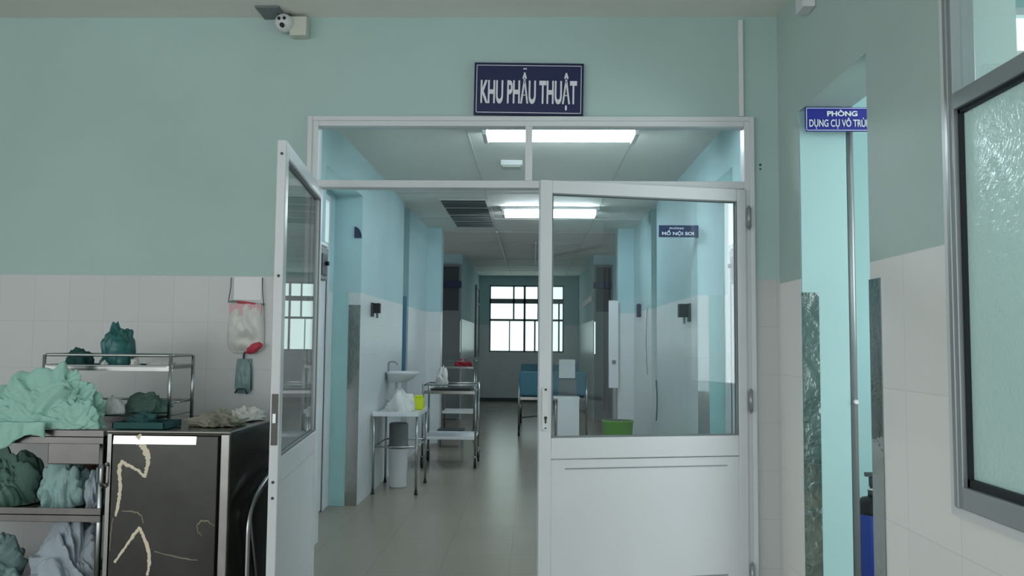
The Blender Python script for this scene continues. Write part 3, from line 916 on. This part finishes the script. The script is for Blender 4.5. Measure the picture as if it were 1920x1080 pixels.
bm = bm_new(); tube(bm, [(-0.05 + 0.012 * k, -0.02, 0.012 - 0.0015 * k) for k in range(10)], 0.008, 8); obj('red_edge', bm, M['red'], t)
bm = bm_new()
for k in range(10):
    x0 = -0.098 + 0.0196 * k
    box(bm, x0, x0 + 0.0196, -0.024 - 0.016 * math.sin(PI * (k + .5) / 10), 0.0, -0.065 - 0.004 * (k % 2), -0.004)
obj('pink_band', bm, M['pink'], t)
bm = bm_new()
bmesh.ops.create_icosphere(bm, subdivisions=4, radius=1)
for v in bm.verts:
    n_ = v.co.copy(); q = 1 + 0.15 * noise.noise(n_ * 2.5)
    v.co = (0.065 + n_.x * 0.048 * q, -0.035 + n_.y * 0.032 * q, -0.268 + n_.z * 0.03 * q + (n_.x) * 0.02)
obj('red_corner', bm, M['red'], t, smooth=True)
bm = bm_new(); tube(bm, [(-0.11, -0.012, 0.01), (-0.10, -0.005, 0.1), (-0.1, -0.002, 0.16)], 0.0025, 6); obj('string', bm, M['dark'], t); bm = bm_new(); tube(bm, [(0.108, -0.012, -0.006), (0.095, -0.005, 0.09), (0.092, -0.002, 0.16)], 0.0025, 6)
obj('string', bm, M['dark'], t)
# paper above the bag
bm = bm_new(); box(bm, -1.54, -1.397, YF - 0.003, YF - 0.001, 1.507, 1.625)
tag(obj('wall_paper_sheet', bm, M['paper']), 'glossy white sheet stuck to the tiles above the hanging bag', 'paper')
# clear bottle below
t = thing('infusion_bottle', (-1.473, YF - 0.010, 1.028), 'clear teal infusion pouch hanging below the printed bag', 'infusion pouch'); t.scale = (0.844,) * 3
obj('pouch', bag_mesh(0.085, 0.105, 0.21, 0.0, 0.03, 8, 0.01), M['bottle'], t)
bm = bm_new(); tube(bm, [(0.0, -0.01, 0.21), (0.0, -0.01, 0.235), (0.01, -0.02, 0.25)], 0.006, 8); tube(bm, [(0.03, -0.01, 0.20), (0.045, -0.01, 0.16), (0.05, -0.01, 0.02)], 0.004, 8)
tube(bm, [(-0.04, -0.03, 0.005), (-0.02, -0.035, 0.03), (0.02, -0.035, 0.03), (0.035, -0.03, 0.0)], 0.006, 8)
obj('tubing', bm, M['dark'], t)

# ================================================================== LEFT: STEEL CABINET AND LINEN TROLLEY
TZ = 0.929
cab = thing('steel_cabinet', (-1.485, 3.73, 0), 'tarnished stainless steel cabinet with painted reflection streaks on its front door beside the open door leaf', 'cabinet')
cx0, cx1, cy0, cy1 = -0.253, 0.253, -0.354, 0.354
bm = bm_new()
box(bm, cx0, cx1, cy0 + 0.02, cy1, 0.05, TZ - 0.014)
obj('body', bm, M['steel_dark'], cab, 0.004)
bm = bm_new(); box(bm, cx0 - 0.005, cx1 + 0.005, cy0, cy1 + 0.005, TZ - 0.014, TZ - 0.002); o = obj('top_plate', bm, M['steel'], cab, 0.005)
bm = bm_new()
box(bm, cx0, cx0 + 0.02, cy0, cy0 + 0.02, 0.05, TZ - 0.014); box(bm, cx1 - 0.035, cx1, cy0, cy0 + 0.02, 0.05, TZ - 0.014)
box(bm, cx0 + 0.02, cx1 - 0.035, cy0, cy0 + 0.02, TZ - 0.02, TZ - 0.014); box(bm, cx0 + 0.02, cx1 - 0.035, cy0, cy0 + 0.02, 0.05, 0.08)
obj('front_frame', bm, M['steel'], cab, 0.003)
bm = bm_new(); box(bm, cx0 + 0.024, cx1 - 0.045, cy0 - 0.003, cy0 + 0.019, 0.084, TZ - 0.021)
door = obj('door', bm, M['steel_dark'], cab, 0.004)
bm = bm_new(); tube(bm, rounded([(cx0 + 0.0, cy0 - 0.0, 0.79), (cx0 + 0.0, cy0 - 0.035, 0.785), (cx0 + 0.0, cy0 - 0.035, 0.71), (cx0 + 0.0, cy0 - 0.0, 0.70)], 0.02), 0.008, 10)
obj('door_handle', bm, M['tube'], door)
bm = bm_new()   # slanted strip added to mirror the sky as a bright reflection
v_ = [bm.verts.new(p) for p in ((cx0 + 0.03, cy0 - 0.0085, TZ - 0.056), (cx1 - 0.134, cy0 - 0.0085, TZ - 0.056), (cx1 - 0.134, cy0 - 0.0042, TZ - 0.023), (cx0 + 0.03, cy0 - 0.0042, TZ - 0.023),
      (cx0 + 0.03, cy0 - 0.001, TZ - 0.056), (cx1 - 0.134, cy0 - 0.001, TZ - 0.056))]
bm.faces.new(v_[:4]); bm.faces.new((v_[0], v_[4], v_[5], v_[1])); bm.faces.new((v_[0], v_[3], v_[4])); bm.faces.new((v_[1], v_[5], v_[2]))
obj('glint_strip', bm, M['polished'], door)
# reflections in the door steel, painted as ribbons: points in photo pixels mapped once onto the door's plane
def dpt(u, v): return ((u - 999) * 3.376 / F + 1.485, cy0 - 0.004, 1.3 + (642 - v) * 3.376 / F)
def ribbon(bm, pts, wds):
    P = [Vector(dpt(*p)) for p in pts]
    for i in range(len(P) - 1):
        pass
    rings = []
    for i, p in enumerate(P):
        t_ = (P[min(i + 1, len(P) - 1)] - P[max(i - 1, 0)]).normalized()
        n_ = Vector((-t_.z, 0, t_.x))
        w_ = wds[i] * 0.5
        rings.append([bm.verts.new(p + n_ * w_), bm.verts.new(p + Vector((0, -0.0025, 0))), bm.verts.new(p - n_ * w_)])
    for a, b in zip(rings, rings[1:]):
        for k in range(2): bm.faces.new((a[k], b[k], b[k + 1], a[k + 1])).smooth = True
def densify(pts, wds, n=5, seed=1):
    random.seed(seed); P, W = [], []
    for i in range(len(pts) - 1):
        for k in range(n):
            t_ = k / n
            P.append((pts[i][0] * (1 - t_) + pts[i + 1][0] * t_ + random.uniform(-0.7, 0.7), pts[i][1] * (1 - t_) + pts[i + 1][1] * t_ + random.uniform(-0.7, 0.7)))
            W.append((wds[i] * (1 - t_) + wds[i + 1] * t_) * random.uniform(0.75, 1.3))
    P.append(pts[-1]); W.append(wds[-1]); return P, W
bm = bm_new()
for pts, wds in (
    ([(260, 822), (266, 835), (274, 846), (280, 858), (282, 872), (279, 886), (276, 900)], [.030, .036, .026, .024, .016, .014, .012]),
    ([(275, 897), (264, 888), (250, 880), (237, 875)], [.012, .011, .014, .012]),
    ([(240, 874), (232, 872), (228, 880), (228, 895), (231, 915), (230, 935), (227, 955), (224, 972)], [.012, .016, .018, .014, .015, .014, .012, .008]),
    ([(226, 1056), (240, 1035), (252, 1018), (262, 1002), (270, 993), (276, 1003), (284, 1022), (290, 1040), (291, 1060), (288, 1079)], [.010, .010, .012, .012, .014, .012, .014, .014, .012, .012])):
    bm = bm_new(); ribbon(bm, *densify(pts, wds)); obj('reflection_streak', bm, M['cream'], door)
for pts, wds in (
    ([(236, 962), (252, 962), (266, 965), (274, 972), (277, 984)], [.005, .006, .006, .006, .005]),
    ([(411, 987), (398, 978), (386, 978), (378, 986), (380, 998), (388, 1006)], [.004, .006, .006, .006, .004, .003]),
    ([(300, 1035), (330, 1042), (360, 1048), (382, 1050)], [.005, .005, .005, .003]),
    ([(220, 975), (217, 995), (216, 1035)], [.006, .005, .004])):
    bm = bm_new(); ribbon(bm, *densify(pts, wds, 4, 3)); obj('faint_reflection', bm, M['beige'], door)
# side push handles
bm = bm_new()
tube(bm, rounded([(cx1, 0.30, 0.76), (cx1 + 0.05, 0.29, 0.76), (cx1 + 0.05, -0.05, 0.675), (cx1 + 0.05, -0.25, 0.59), (cx1 + 0.05, -0.25, 0.12), (cx1, -0.25, 0.10)], 0.1, 8), 0.012, 12)
tube(bm, rounded([(cx1, 0.25, 0.71), (cx1 + 0.025, 0.17, 0.69), (cx1 + 0.025, -0.17, 0.58), (cx1 + 0.025, 0.0, 0.12), (cx1, 0.0, 0.10)], 0.08, 8), 0.009, 12)
obj('push_handle', bm, M['tube'], cab)
for (x, y) in ((cx0 + 0.05, cy0 + 0.06), (cx1 - 0.05, cy0 + 0.06), (cx0 + 0.05, cy1 - 0.06), (cx1 - 0.05, cy1 - 0.06)):
    bm = bm_new(); lathe(bm, [(0.018, 0), (0.02, 0.01), (0.018, 0.05)], x, y, 0, 12); obj('foot', bm, M['black'], cab)

tr = thing('linen_trolley', (-2.21, 3.70, 0), 'open steel shelf trolley loaded with crumpled linen left of the cabinet', 'trolley')
tx0, tx1, ty0, ty1 = -0.52, 0.455, -0.32, 0.32
for nm, z in (('top_shelf', TZ - 0.035), ('middle_shelf', 0.578), ('bottom_shelf', 0.20)):
    bm = bm_new(); box(bm, tx0, tx1, ty0, ty1, z, z + 0.008)
    box(bm, tx0, tx1, ty0, ty0 + 0.006, z - 0.025, z + 0.032); box(bm, tx0, tx1, ty1 - 0.006, ty1, z - 0.025, z + 0.032)
    obj(nm, bm, M['steel_mid'], tr, 0.002)
for (x, y) in ((tx0 + 0.015, ty0 + 0.022), (tx1 - 0.015, ty0 + 0.022), (tx0 + 0.015, ty1 - 0.022), (tx1 - 0.015, ty1 - 0.022)):
    bm = bm_new(); tube(bm, [(x, y, 0.07), (x, y, TZ - 0.01)], 0.0125, 12); obj('post', bm, M['tube'], tr)
    bm = bm_new(); tube(bm, [(x - 0.012, y, 0.035), (x + 0.012, y, 0.035)], 0.035, 16); obj('castor', bm, M['black'], tr)
bm = bm_new(); box(bm, tx1 - 0.235, tx1 - 0.02, ty0 + 0.01, ty0 + 0.30, TZ - 0.145, TZ - 0.052)
obj('drawer', bm, M['steel_mid'], tr, 0.004)

# linen
o = cloth_heap('green_drape', M['mint'], (-2.045, 3.465, TZ), (0.25, 0.095, 0.225), 4, 0.24, 2.7, sub=7, stretch=(1.3, 0.9, 1.1), peak=0.25)
tag(o, 'big crumpled mint green drape heaped on top of the linen trolley', 'cloth')
o2 = cloth_heap('drape_fold', M['mint'], (-1.90, 3.40, TZ), (0.11, 0.035, 0.12), 9, 0.26, 2.6, sub=6)
o2.parent = o
# part of the drape hanging over the trolley edge
bm = bm_new()
nx, nz = 40, 12; g = []
for j in range(nz + 1):
    row = []
    for i in range(nx + 1):
        u = i / nx; v = j / nz
        zb = TZ - 0.02 - 0.06 * (0.5 + 0.5 * noise.noise(Vector((u * 3, 4, 1)))) - 0.02 * math.sin(u * 5)
        row.append(bm.verts.new((-2.34 + 0.36 * u, 3.362 - 0.012 * noise.noise(Vector((u * 14, v * 1.2, 7))) - 0.01, TZ + 0.03 + (zb - TZ - 0.03) * v)))
    g.append(row)
for j in range(nz):
    for i in range(nx): bm.faces.new((g[j][i], g[j][i + 1], g[j + 1][i + 1], g[j + 1][i])).smooth = True
h = obj('drape_hem', bm, M['mint'], o)
h.modifiers.new('thick', 'SOLIDIFY').thickness = 0.010
mz, bz = 0.588, 0.209
for nm, m, c, rad, sd, lab, am, fq in (
    ('linen_bundle', 'midgreen', (-2.26, 3.585, mz), (0.13, 0.12, 0.21), 11, 'dark grey green cloth bundle on the middle shelf at the left edge', 0.24, 1.8),
    ('linen_bundle', 'paleteal', (-2.005, 3.56, mz), (0.098, 0.11, 0.20), 12, 'faded teal cloth bundle in the middle of the middle shelf', 0.24, 1.9),
    ('linen_bundle', 'paleblue', (-1.84, 3.535, mz), (0.044, 0.08, 0.165), 13, 'pale blue cloth bunched on the middle shelf against the cabinet', 0.22, 2.0),
    ('linen_bundle', 'paleblue', (-1.975, 3.575, bz), (0.165, 0.125, 0.275), 14, 'large pale blue grey linen heap on the bottom shelf', 0.22, 1.9),
    ('linen_bundle', 'paleteal', (-2.335, 3.575, bz), (0.13, 0.12, 0.24), 15, 'greenish linen bundle on the bottom shelf at the left edge', 0.18, 1.6)):
    o = cloth_heap(nm, M[m], c, rad, sd, am, fq, sub=7 if rad[0] > 0.1 else 6); tag(o, lab, 'cloth', None)
o = cloth_heap('paper_sack', M['brown'], (-2.07, 3.82, mz), (0.13, 0.08, 0.25), 21, 0.25, 1.4, sub=5); tag(o, 'brown paper sack behind the bundles under the top shelf', 'paper sack')

# steel rack on top of cabinet and trolley
rk = thing('instrument_rack', (-1.865, 3.72, TZ), 'two tier steel tube rack standing on the cabinet top against the wall', 'rack'); rk.scale = (0.844,) * 3
rx0, rx1, ry0, ry1 = -0.333, 0.333, -0.142, 0.142
for (x, y) in ((rx0, ry0), (rx1, ry0), (rx0, ry1), (rx1, ry1)):
    bm = bm_new(); tube(bm, [(x, y, 0.0), (x, y, 0.355)], 0.009, 10); obj('post', bm, M['tube'], rk)
for z in (0.355, 0.30):
    bm = bm_new()
    tube(bm, rounded([(rx0, ry0 + .05, z), (rx0, ry0, z), (rx1, ry0, z), (rx1, ry1, z), (rx0, ry1, z), (rx0, ry0 + .05, z)], 0.03), 0.008 if z > 0.32 else 0.006, 10)
    obj('top_rail', bm, M['tube'], rk)
bm = bm_new(); box(bm, rx0, rx1, ry0, ry1, 0.285, 0.291); box(bm, rx0, rx1, ry0 - 0.004, ry0 + 0.002, 0.275, 0.303); obj('upper_tray', bm, M['steel'], rk)
bm = bm_new(); box(bm, rx0, rx1, ry0, ry1, 0.04, 0.046); obj('lower_tray', bm, M['steel'], rk)
bm = bm_new(); tube(bm, [(rx0, ry1, 0.11), (rx1, ry1, 0.11)], 0.006, 8); tube(bm, [(rx1, ry0, 0.11), (rx1, ry1, 0.11)], 0.006, 8)
obj('lower_rail', bm, M['tube'], rk)

UT = TZ + 0.247
o = cloth_heap('dark_cloth', M['darkgreen'], (-2.06, 3.73, UT), (0.055, 0.059, 0.084), 31, 0.2, 2.0, sub=5)
tag(o, 'small dark green cloth peaked on the left end of the rack tray', 'cloth')
o = cloth_heap('plastic_bag', M['bag_teal'], (-1.889, 3.74, UT), (0.078, 0.065, 0.19), 33, 0.2, 2.2, sub=5)
tag(o, 'teal translucent plastic bag standing on the rack tray', 'bag')
o = cloth_heap('tissue', M['bag_white'], (-1.90, 3.64, UT + 0.0), (0.015, 0.017, 0.025), 34, 0.3, 2.0, sub=4); tag(o, 'crumpled white scrap at the rack tray front left of centre', 'scrap')
o = cloth_heap('tissue', M['bag_white'], (-1.765, 3.65, UT + 0.0), (0.019, 0.017, 0.038), 35, 0.4, 2.4, sub=4); tag(o, 'crumpled white scrap at the rack tray front right of the teal bag', 'scrap')
o = cloth_heap('clear_film', M['bag_white'], (-1.69, 3.73, UT), (0.058, 0.055, 0.030), 36, 0.3, 2.4, sub=4); tag(o, 'crumpled clear film on the right half of the rack tray', 'film')
LT = TZ + 0.040
o = cloth_heap('white_cloth', M['paper'], (-1.85, 3.645, LT), (0.046, 0.038, 0.076), 37, 0.3, 1.6, sub=4); tag(o, 'white crumpled cloth on the lower rack tray', 'cloth')
o = cloth_heap('green_cloth', M['midgreen'], (-1.76, 3.765, LT), (0.101, 0.062, 0.072), 38, 0.25, 2.0, sub=5); tag(o, 'grey green cloth lying on the lower rack tray behind the white cloth', 'cloth')
t = thing('green_tray', (-1.645, 3.495, TZ), 'dark green instrument tray on the cabinet top in front of the rack', 'tray'); t.scale = (0.844,) * 3
bm = bm_new(); box(bm, -0.10, 0.14, -0.09, 0.09, 0.0, 0.012)
box(bm, -0.11, -0.10, -0.10, 0.10, 0, 0.032); box(bm, 0.14, 0.15, -0.10, 0.10, 0, 0.032); box(bm, -0.11, 0.15, -0.10, -0.09, 0, 0.032); box(bm, -0.11, 0.15, 0.09, 0.10, 0, 0.032)
obj('tray_body', bm, M['darkgreen'], t, 0.003)
o = cloth_heap('dark_cloth', M['darkgreen'], (-1.646, 3.494, TZ + 0.013), (0.052, 0.036, 0.048), 39, 0.3, 2.4, sub=5); tag(o, 'dark green cloth bunched inside the green tray', 'cloth')
o = cloth_heap('grey_cloth', M['khaki'], (-1.375, 3.60, TZ + 0.0), (0.095, 0.095, 0.055), 40, 0.4, 2.4, sub=5); tag(o, 'grey brown crumpled cloth on the right end of the cabinet top', 'cloth')
o = cloth_heap('clear_film', M['bag_white'], (-1.340, 3.860, TZ + 0.0), (0.084, 0.101, 0.051), 41, 0.4, 2.2, sub=5); tag(o, 'crumpled pale film on the cabinet top near the wall', 'film')
# ================================================================== CORRIDOR EQUIPMENT
# instrument table
t = thing('instrument_table', (-1.165, 7.40, 0), 'small steel instrument table holding a white bag and yellow box', 'table')
hx, hy = 0.185, 0.30
for (x, y) in ((-hx, -hy), (hx, -hy), (-hx, hy), (hx, hy)):
    bm = bm_new(); tube(bm, [(x, y, 0.02), (x, y, 0.675)], 0.011, 10); lg = obj('leg', bm, M['tube'], t)
    bm = bm_new(); lathe(bm, [(0.014, 0), (0.016, 0.006), (0.013, 0.03)], x, y, 0, 10); obj('foot', bm, M['black'], lg)
bm = bm_new(); box(bm, -hx - 0.012, hx + 0.012, -hy - 0.012, hy + 0.012, 0.668, 0.68)
box(bm, -hx - 0.012, hx + 0.012, -hy - 0.016, -hy - 0.008, 0.66, 0.70); box(bm, hx + 0.008, hx + 0.016, -hy, hy, 0.66, 0.70); box(bm, -hx - 0.012, hx + 0.012, hy + 0.008, hy + 0.016, 0.66, 0.70)
obj('table_top', bm, M['white'], t, 0.003)
bm = bm_new()
for a, b in (((-hx, -hy), (hx, -hy)), ((-hx, hy), (hx, hy)), ((-hx, -hy), (-hx, hy)), ((hx, -hy), (hx, hy))):
    tube(bm, [(a[0], a[1], 0.40), (b[0], b[1], 0.40)], 0.007, 8)
obj('stretcher', bm, M['tube'], t)
o = cloth_heap('white_bag', M['bag_white'], (-1.155, 7.36, 0.681), (0.11, 0.11, 0.21), 50, 0.16, 1.4, sub=5); tag(o, 'white plastic bag standing on the instrument table', 'bag')
t = thing('sharps_box', (-1.035, 7.60, 0.681), 'bright yellow sharps box on the instrument table', 'box')
bm = bm_new(); box(bm, -0.045, 0.045, -0.05, 0.05, 0, 0.11); obj('container', bm, M['yellow'], t, 0.008)
bm = bm_new(); box(bm, -0.035, 0.035, -0.04, 0.04, 0.11, 0.13); obj('lid', bm, M['yellow'], t, 0.006)
# bin under table
t = thing('waste_bin', (-1.20, 7.50, 0), 'white lidded waste bin under the instrument table', 'bin')
bm = bm_new(); lathe(bm, [(0.075, 0), (0.078, 0.01), (0.09, 0.34), (0.093, 0.345)], 0, 0, 0, 24); obj('bin_body', bm, M['white'], t)
bm = bm_new(); lathe(bm, [(0.096, 0.345), (0.096, 0.365), (0.085, 0.38), (0.085, 0.56), (0.07, 0.57)], 0, 0, 0, 24); obj('bin_bag', bm, M['grey'], t)
# wash basin on the wall
t = thing('wash_basin', (XL, 7.85, 0.915), 'white wash basin mounted on the left corridor wall above the table', 'basin'); t.scale = (0.8,) * 3
bm = bm_new()
prof = []
N_ = 20
def ring(xr, yr, z, xo=0.19): return [bm.verts.new((max(0.004, xo + xr * math.cos(2 * PI * k / N_)), yr * math.sin(2 * PI * k / N_), z)) for k in range(N_)]
rs = [ring(0.10, 0.10, 0.0, 0.12), ring(0.15, 0.17, 0.04, 0.16), ring(0.19, 0.24, 0.10), ring(0.20, 0.26, 0.125), ring(0.17, 0.22, 0.12), ring(0.12, 0.15, 0.05)]
for a, b in zip(rs, rs[1:]):
    for k in range(N_): bm.faces.new((a[k], a[(k + 1) % N_], b[(k + 1) % N_], b[k])).smooth = True
bm.faces.new(rs[0][::-1]); bm.faces.new(rs[-1])
obj('bowl', bm, M['white'], t)
bm = bm_new(); tube(bm, rounded([(0.02, 0, 0.10), (0.02, 0, 0.24), (0.12, 0, 0.24), (0.12, 0, 0.20)], 0.03), 0.010, 10); obj('tap', bm, M['tube'], t)
bm = bm_new(); tube(bm, rounded([(0.12, 0, 0.0), (0.12, 0, -0.22), (0.01, 0, -0.22)], 0.04), 0.018, 12); obj('drain_pipe', bm, M['white_plastic'], t)

# two-tier trolley
def two_tier(loc, sx, sy, h, zs, label, name='steel_trolley'):
    t = thing(name, loc, label, 'trolley')
    for (x, y) in ((-sx, -sy), (sx, -sy), (-sx, sy), (sx, sy)):
        bm = bm_new(); tube(bm, [(x, y, 0.11), (x, y, h)], 0.011, 10); p = obj('post', bm, M['tube'], t)
        bm = bm_new(); tube(bm, [(x - 0.012, y, 0.055), (x + 0.012, y, 0.055)], 0.055, 18); wv = obj('wheel', bm, M['black'], p)
        bm = bm_new(); box(bm, x - 0.02, x - 0.014, y - 0.015, y + 0.015, 0.05, 0.12); box(bm, x + 0.014, x + 0.02, y - 0.015, y + 0.015, 0.05, 0.12); box(bm, x - 0.02, x + 0.02, y - 0.015, y + 0.015, 0.11, 0.12); obj('fork', bm, M['tube'], p)
    for z in zs:
        bm = bm_new(); box(bm, -sx, sx, -sy, sy, z, z + 0.008); box(bm, -sx, sx, -sy - 0.003, -sy + 0.003, z - 0.012, z + 0.022); box(bm, -sx, sx, sy - 0.003, sy + 0.003, z - 0.012, z + 0.022)
        obj('shelf', bm, M['white'] if z < 0.5 else M['steel'], t, 0.002)
    bm = bm_new()
    for y in (-sy, sy): tube(bm, [(-sx, y, h - 0.01), (sx, y, h - 0.01)], 0.008, 8)
    for x in (-sx, sx): tube(bm, [(x, -sy, h - 0.01), (x, sy, h - 0.01)], 0.008, 8)
    obj('rail', bm, M['tube'], t)
    return t
two_tier((-0.86, 8.9, 0), 0.275, 0.25, 0.86, (0.30, 0.77), 'two tier steel trolley on large castors in the corridor')
t = thing('dark_tray', (-0.84, 8.85, 0.779), 'long dark flat tray on top of the two tier trolley', 'tray')
boxobj('tray_body', M['black'], (-0.22, 0.20, -0.14, 0.14, 0, 0.03), t, 0.004)
o = cloth_heap('white_bag', M['bag_white'], (-0.98, 9.03, 0.82), (0.065, 0.065, 0.20), 52, 0.25, 1.8, sub=5); tag(o, 'rounded white bag standing at the back of the two tier trolley', 'bag')
bpy.data.objects[o.name].location.z = -0.009
t2 = two_tier((-1.0, 11.4, 0), 0.22, 0.2, 1.05, (0.35, 0.95), 'taller steel trolley with a red cloth behind the two tier one')
o = cloth_heap('red_cloth', M['redcloth'], (-0.95, 11.4, 0.959), (0.11, 0.10, 0.10), 55, 0.3, 2.0, sub=5); tag(o, 'red folded cloth lying on the taller trolley', 'cloth')
t = thing('footstool', (-1.0, 10.3, 0), 'low dark step stool behind the two tier trolley', 'stool')
boxobj('step', M['dark'], (-0.16, 0.16, -0.12, 0.12, 0.20, 0.225), t, 0.004)
for (x, y) in ((-.14, -.1), (.14, -.1), (-.14, .1), (.14, .1)): boxobj('leg', M['grey'], (x - .01, x + .01, y - .01, y + .01, 0, 0.20), t)
# hanging apron in the recess
bm = bm_new(); g = []
for j in range(13):
    row = []
    for i in range(13):
        u, v = i / 12, j / 12
        row.append(bm.verts.new((XL - 0.20 + 0.02 * math.sin(u * 9) + 0.01 * math.sin(v * 7), 9.135 - 0.012 * math.sin(u * 14) - 0.02, 0.95 + 0.85 * v)))
        row[-1].co.x = XL - 0.30 + 0.28 * u; row[-1].co.y = 9.11 - 0.014 * math.sin(u * 16 + v)
    g.append(row)
for j in range(12):
    for i in range(12): bm.faces.new((g[j][i], g[j][i + 1], g[j + 1][i + 1], g[j + 1][i])).smooth = True
o = obj('hanging_apron', bm, M['bedblue']); o.modifiers.new('thick', 'SOLIDIFY').thickness = 0.012
tag(o, 'blue apron hanging in the narrow left wall recess', 'apron')

# bed further down
t = thing('hospital_bed', (0.29, 12.6, 0), 'steel hospital bed with blue end panels in the middle of the corridor', 'bed')
bw_, bl = 0.47, 0.95
for (x, y) in ((-bw_, -bl), (bw_, -bl), (-bw_, bl), (bw_, bl)):
    bm = bm_new(); tube(bm, [(x, y, 0.10), (x, y, 0.80)], 0.016, 10); p = obj('leg', bm, M['tube'], t)
    bm = bm_new(); tube(bm, [(x - 0.015, y, 0.05), (x + 0.015, y, 0.05)], 0.05, 16); obj('castor', bm, M['black'], p)
bm = bm_new(); box(bm, -bw_, bw_, -bl, bl, 0.50, 0.54); tube(bm, [(-bw_, -bl, 0.25), (bw_, -bl, 0.35)], 0.01, 8); tube(bm, [(-bw_, -bl, 0.30), (-bw_, bl, 0.30)], 0.01, 8); tube(bm, [(bw_, -bl, 0.30), (bw_, bl, 0.30)], 0.01, 8)
obj('bed_frame', bm, M['steel'], t)
boxobj('mattress', M['bedblue'], (-bw_ + 0.02, bw_ - 0.02, -bl + 0.04, bl - 0.04, 0.54, 0.64), t, 0.02)
boxobj('end_panel', M['bedblue'], (-bw_, bw_, -bl - 0.02, -bl + 0.01, 0.56, 0.90), t, 0.015)
boxobj('end_panel_centre', M['grey'], (0.08, 0.33, -bl - 0.028, -bl - 0.02, 0.56, 0.80), t)
boxobj('end_panel', M['bedblue'], (-bw_, bw_, bl - 0.01, bl + 0.02, 0.56, 0.95), t, 0.015)
boxobj('side_rail', M['tube'], (-bw_ - 0.02, -bw_, -0.5, 0.4, 0.62, 0.66), t)
boxobj('side_rail', M['tube'], (bw_, bw_ + 0.02, -0.5, 0.4, 0.62, 0.66), t)
boxobj('bed_chart', M['paper'], (0.375, 0.60, 11.605, 11.615, 0.81, 1.07))
tag(bpy.data.objects['bed_chart'], 'white chart sheet hooked over the blue bed end', 'chart')
bpy.data.objects['bed_chart'].location.z = -0.0
# second small bed-side stand with white sheet
t = thing('linen_stand', (0.45, 10.9, 0), 'low stand covered with a white sheet in front of the bed', 'stand')
for (x, y) in ((-.14, -.12), (.14, -.12), (-.14, .12), (.14, .12)):
    bm = bm_new(); tube(bm, [(x, y, 0), (x, y, 0.56)], 0.01, 8); obj('leg', bm, M['tube'], t)
boxobj('stand_top', M['steel'], (-0.16, 0.16, -0.14, 0.14, 0.56, 0.58), t)
bm = bm_new()
box(bm, -0.17, 0.17, -0.15, 0.15, 0.58, 0.60); box(bm, -0.12, 0.16, -0.158, -0.148, 0.1, 0.60)
obj('sheet', bm, M['paper'], t, 0.006)

# green bin right
t = thing('green_bin', (0.92, 8.95, 0), 'lime green plastic tub on the floor behind the door glass', 'tub')
bm = bm_new(); lathe(bm, [(0.13, 0), (0.135, 0.01), (0.165, 0.46), (0.175, 0.465), (0.175, 0.48), (0.158, 0.48), (0.13, 0.05)], 0, 0, 0, 28, 1, 0.8); obj('tub_body', bm, M['lime'], t)
bm = bm_new(); lathe(bm, [(0.15, 0.455), (0.157, 0.478), (0.12, 0.483)], 0, 0, 0, 28, 1, 0.8); obj('liner', bm, M['black'], t)

# white wall panel at the right pier
t = thing('wall_panel', (1.035, 10.66, 0.73), 'tall narrow bright white panel with a round latch at the far right pier', 'panel')
boxobj('board', M['white'], (-0.055, 0.07, -0.012, 0.03, 0, 1.12), t, 0.004)
bm = bm_new(); tube(bm, [(0.01, -0.022, 0.33), (0.01, -0.012, 0.33)], 0.028, 16); obj('latch', bm, M['grey'], t)
# cord on the right wall
bm = bm_new(); tube(bm, [(XR - 0.01, 9.4 + 0.1 * math.sin(k / 10 * PI), 1.70 - 0.75 * k / 10) for k in range(11)], 0.003, 6)
tag(obj('hanging_cable', bm, M['dark']), 'thin dark cord hanging on the right wall beside the white panel', 'cable')
bm = bm_new(); tube(bm, [(XR - 0.012, 8.73 - 0.06 * math.sin(k / 8 * PI), 0.92 - 0.42 * k / 8) for k in range(9)], 0.006, 6)
tag(obj('wall_hose', bm, M['dark']), 'short dark hose looped at the right wall corner', 'hose')
# blue coat hook items
bm = bm_new(); box(bm, XR - 0.05, XR - 0.001, 10.0, 10.1, 1.62, 1.78)
tag(obj('wall_hook_cloth', bm, M['sign_dark'], None, 0.01), 'small dark blue cloth hung high on the right wall', 'cloth')
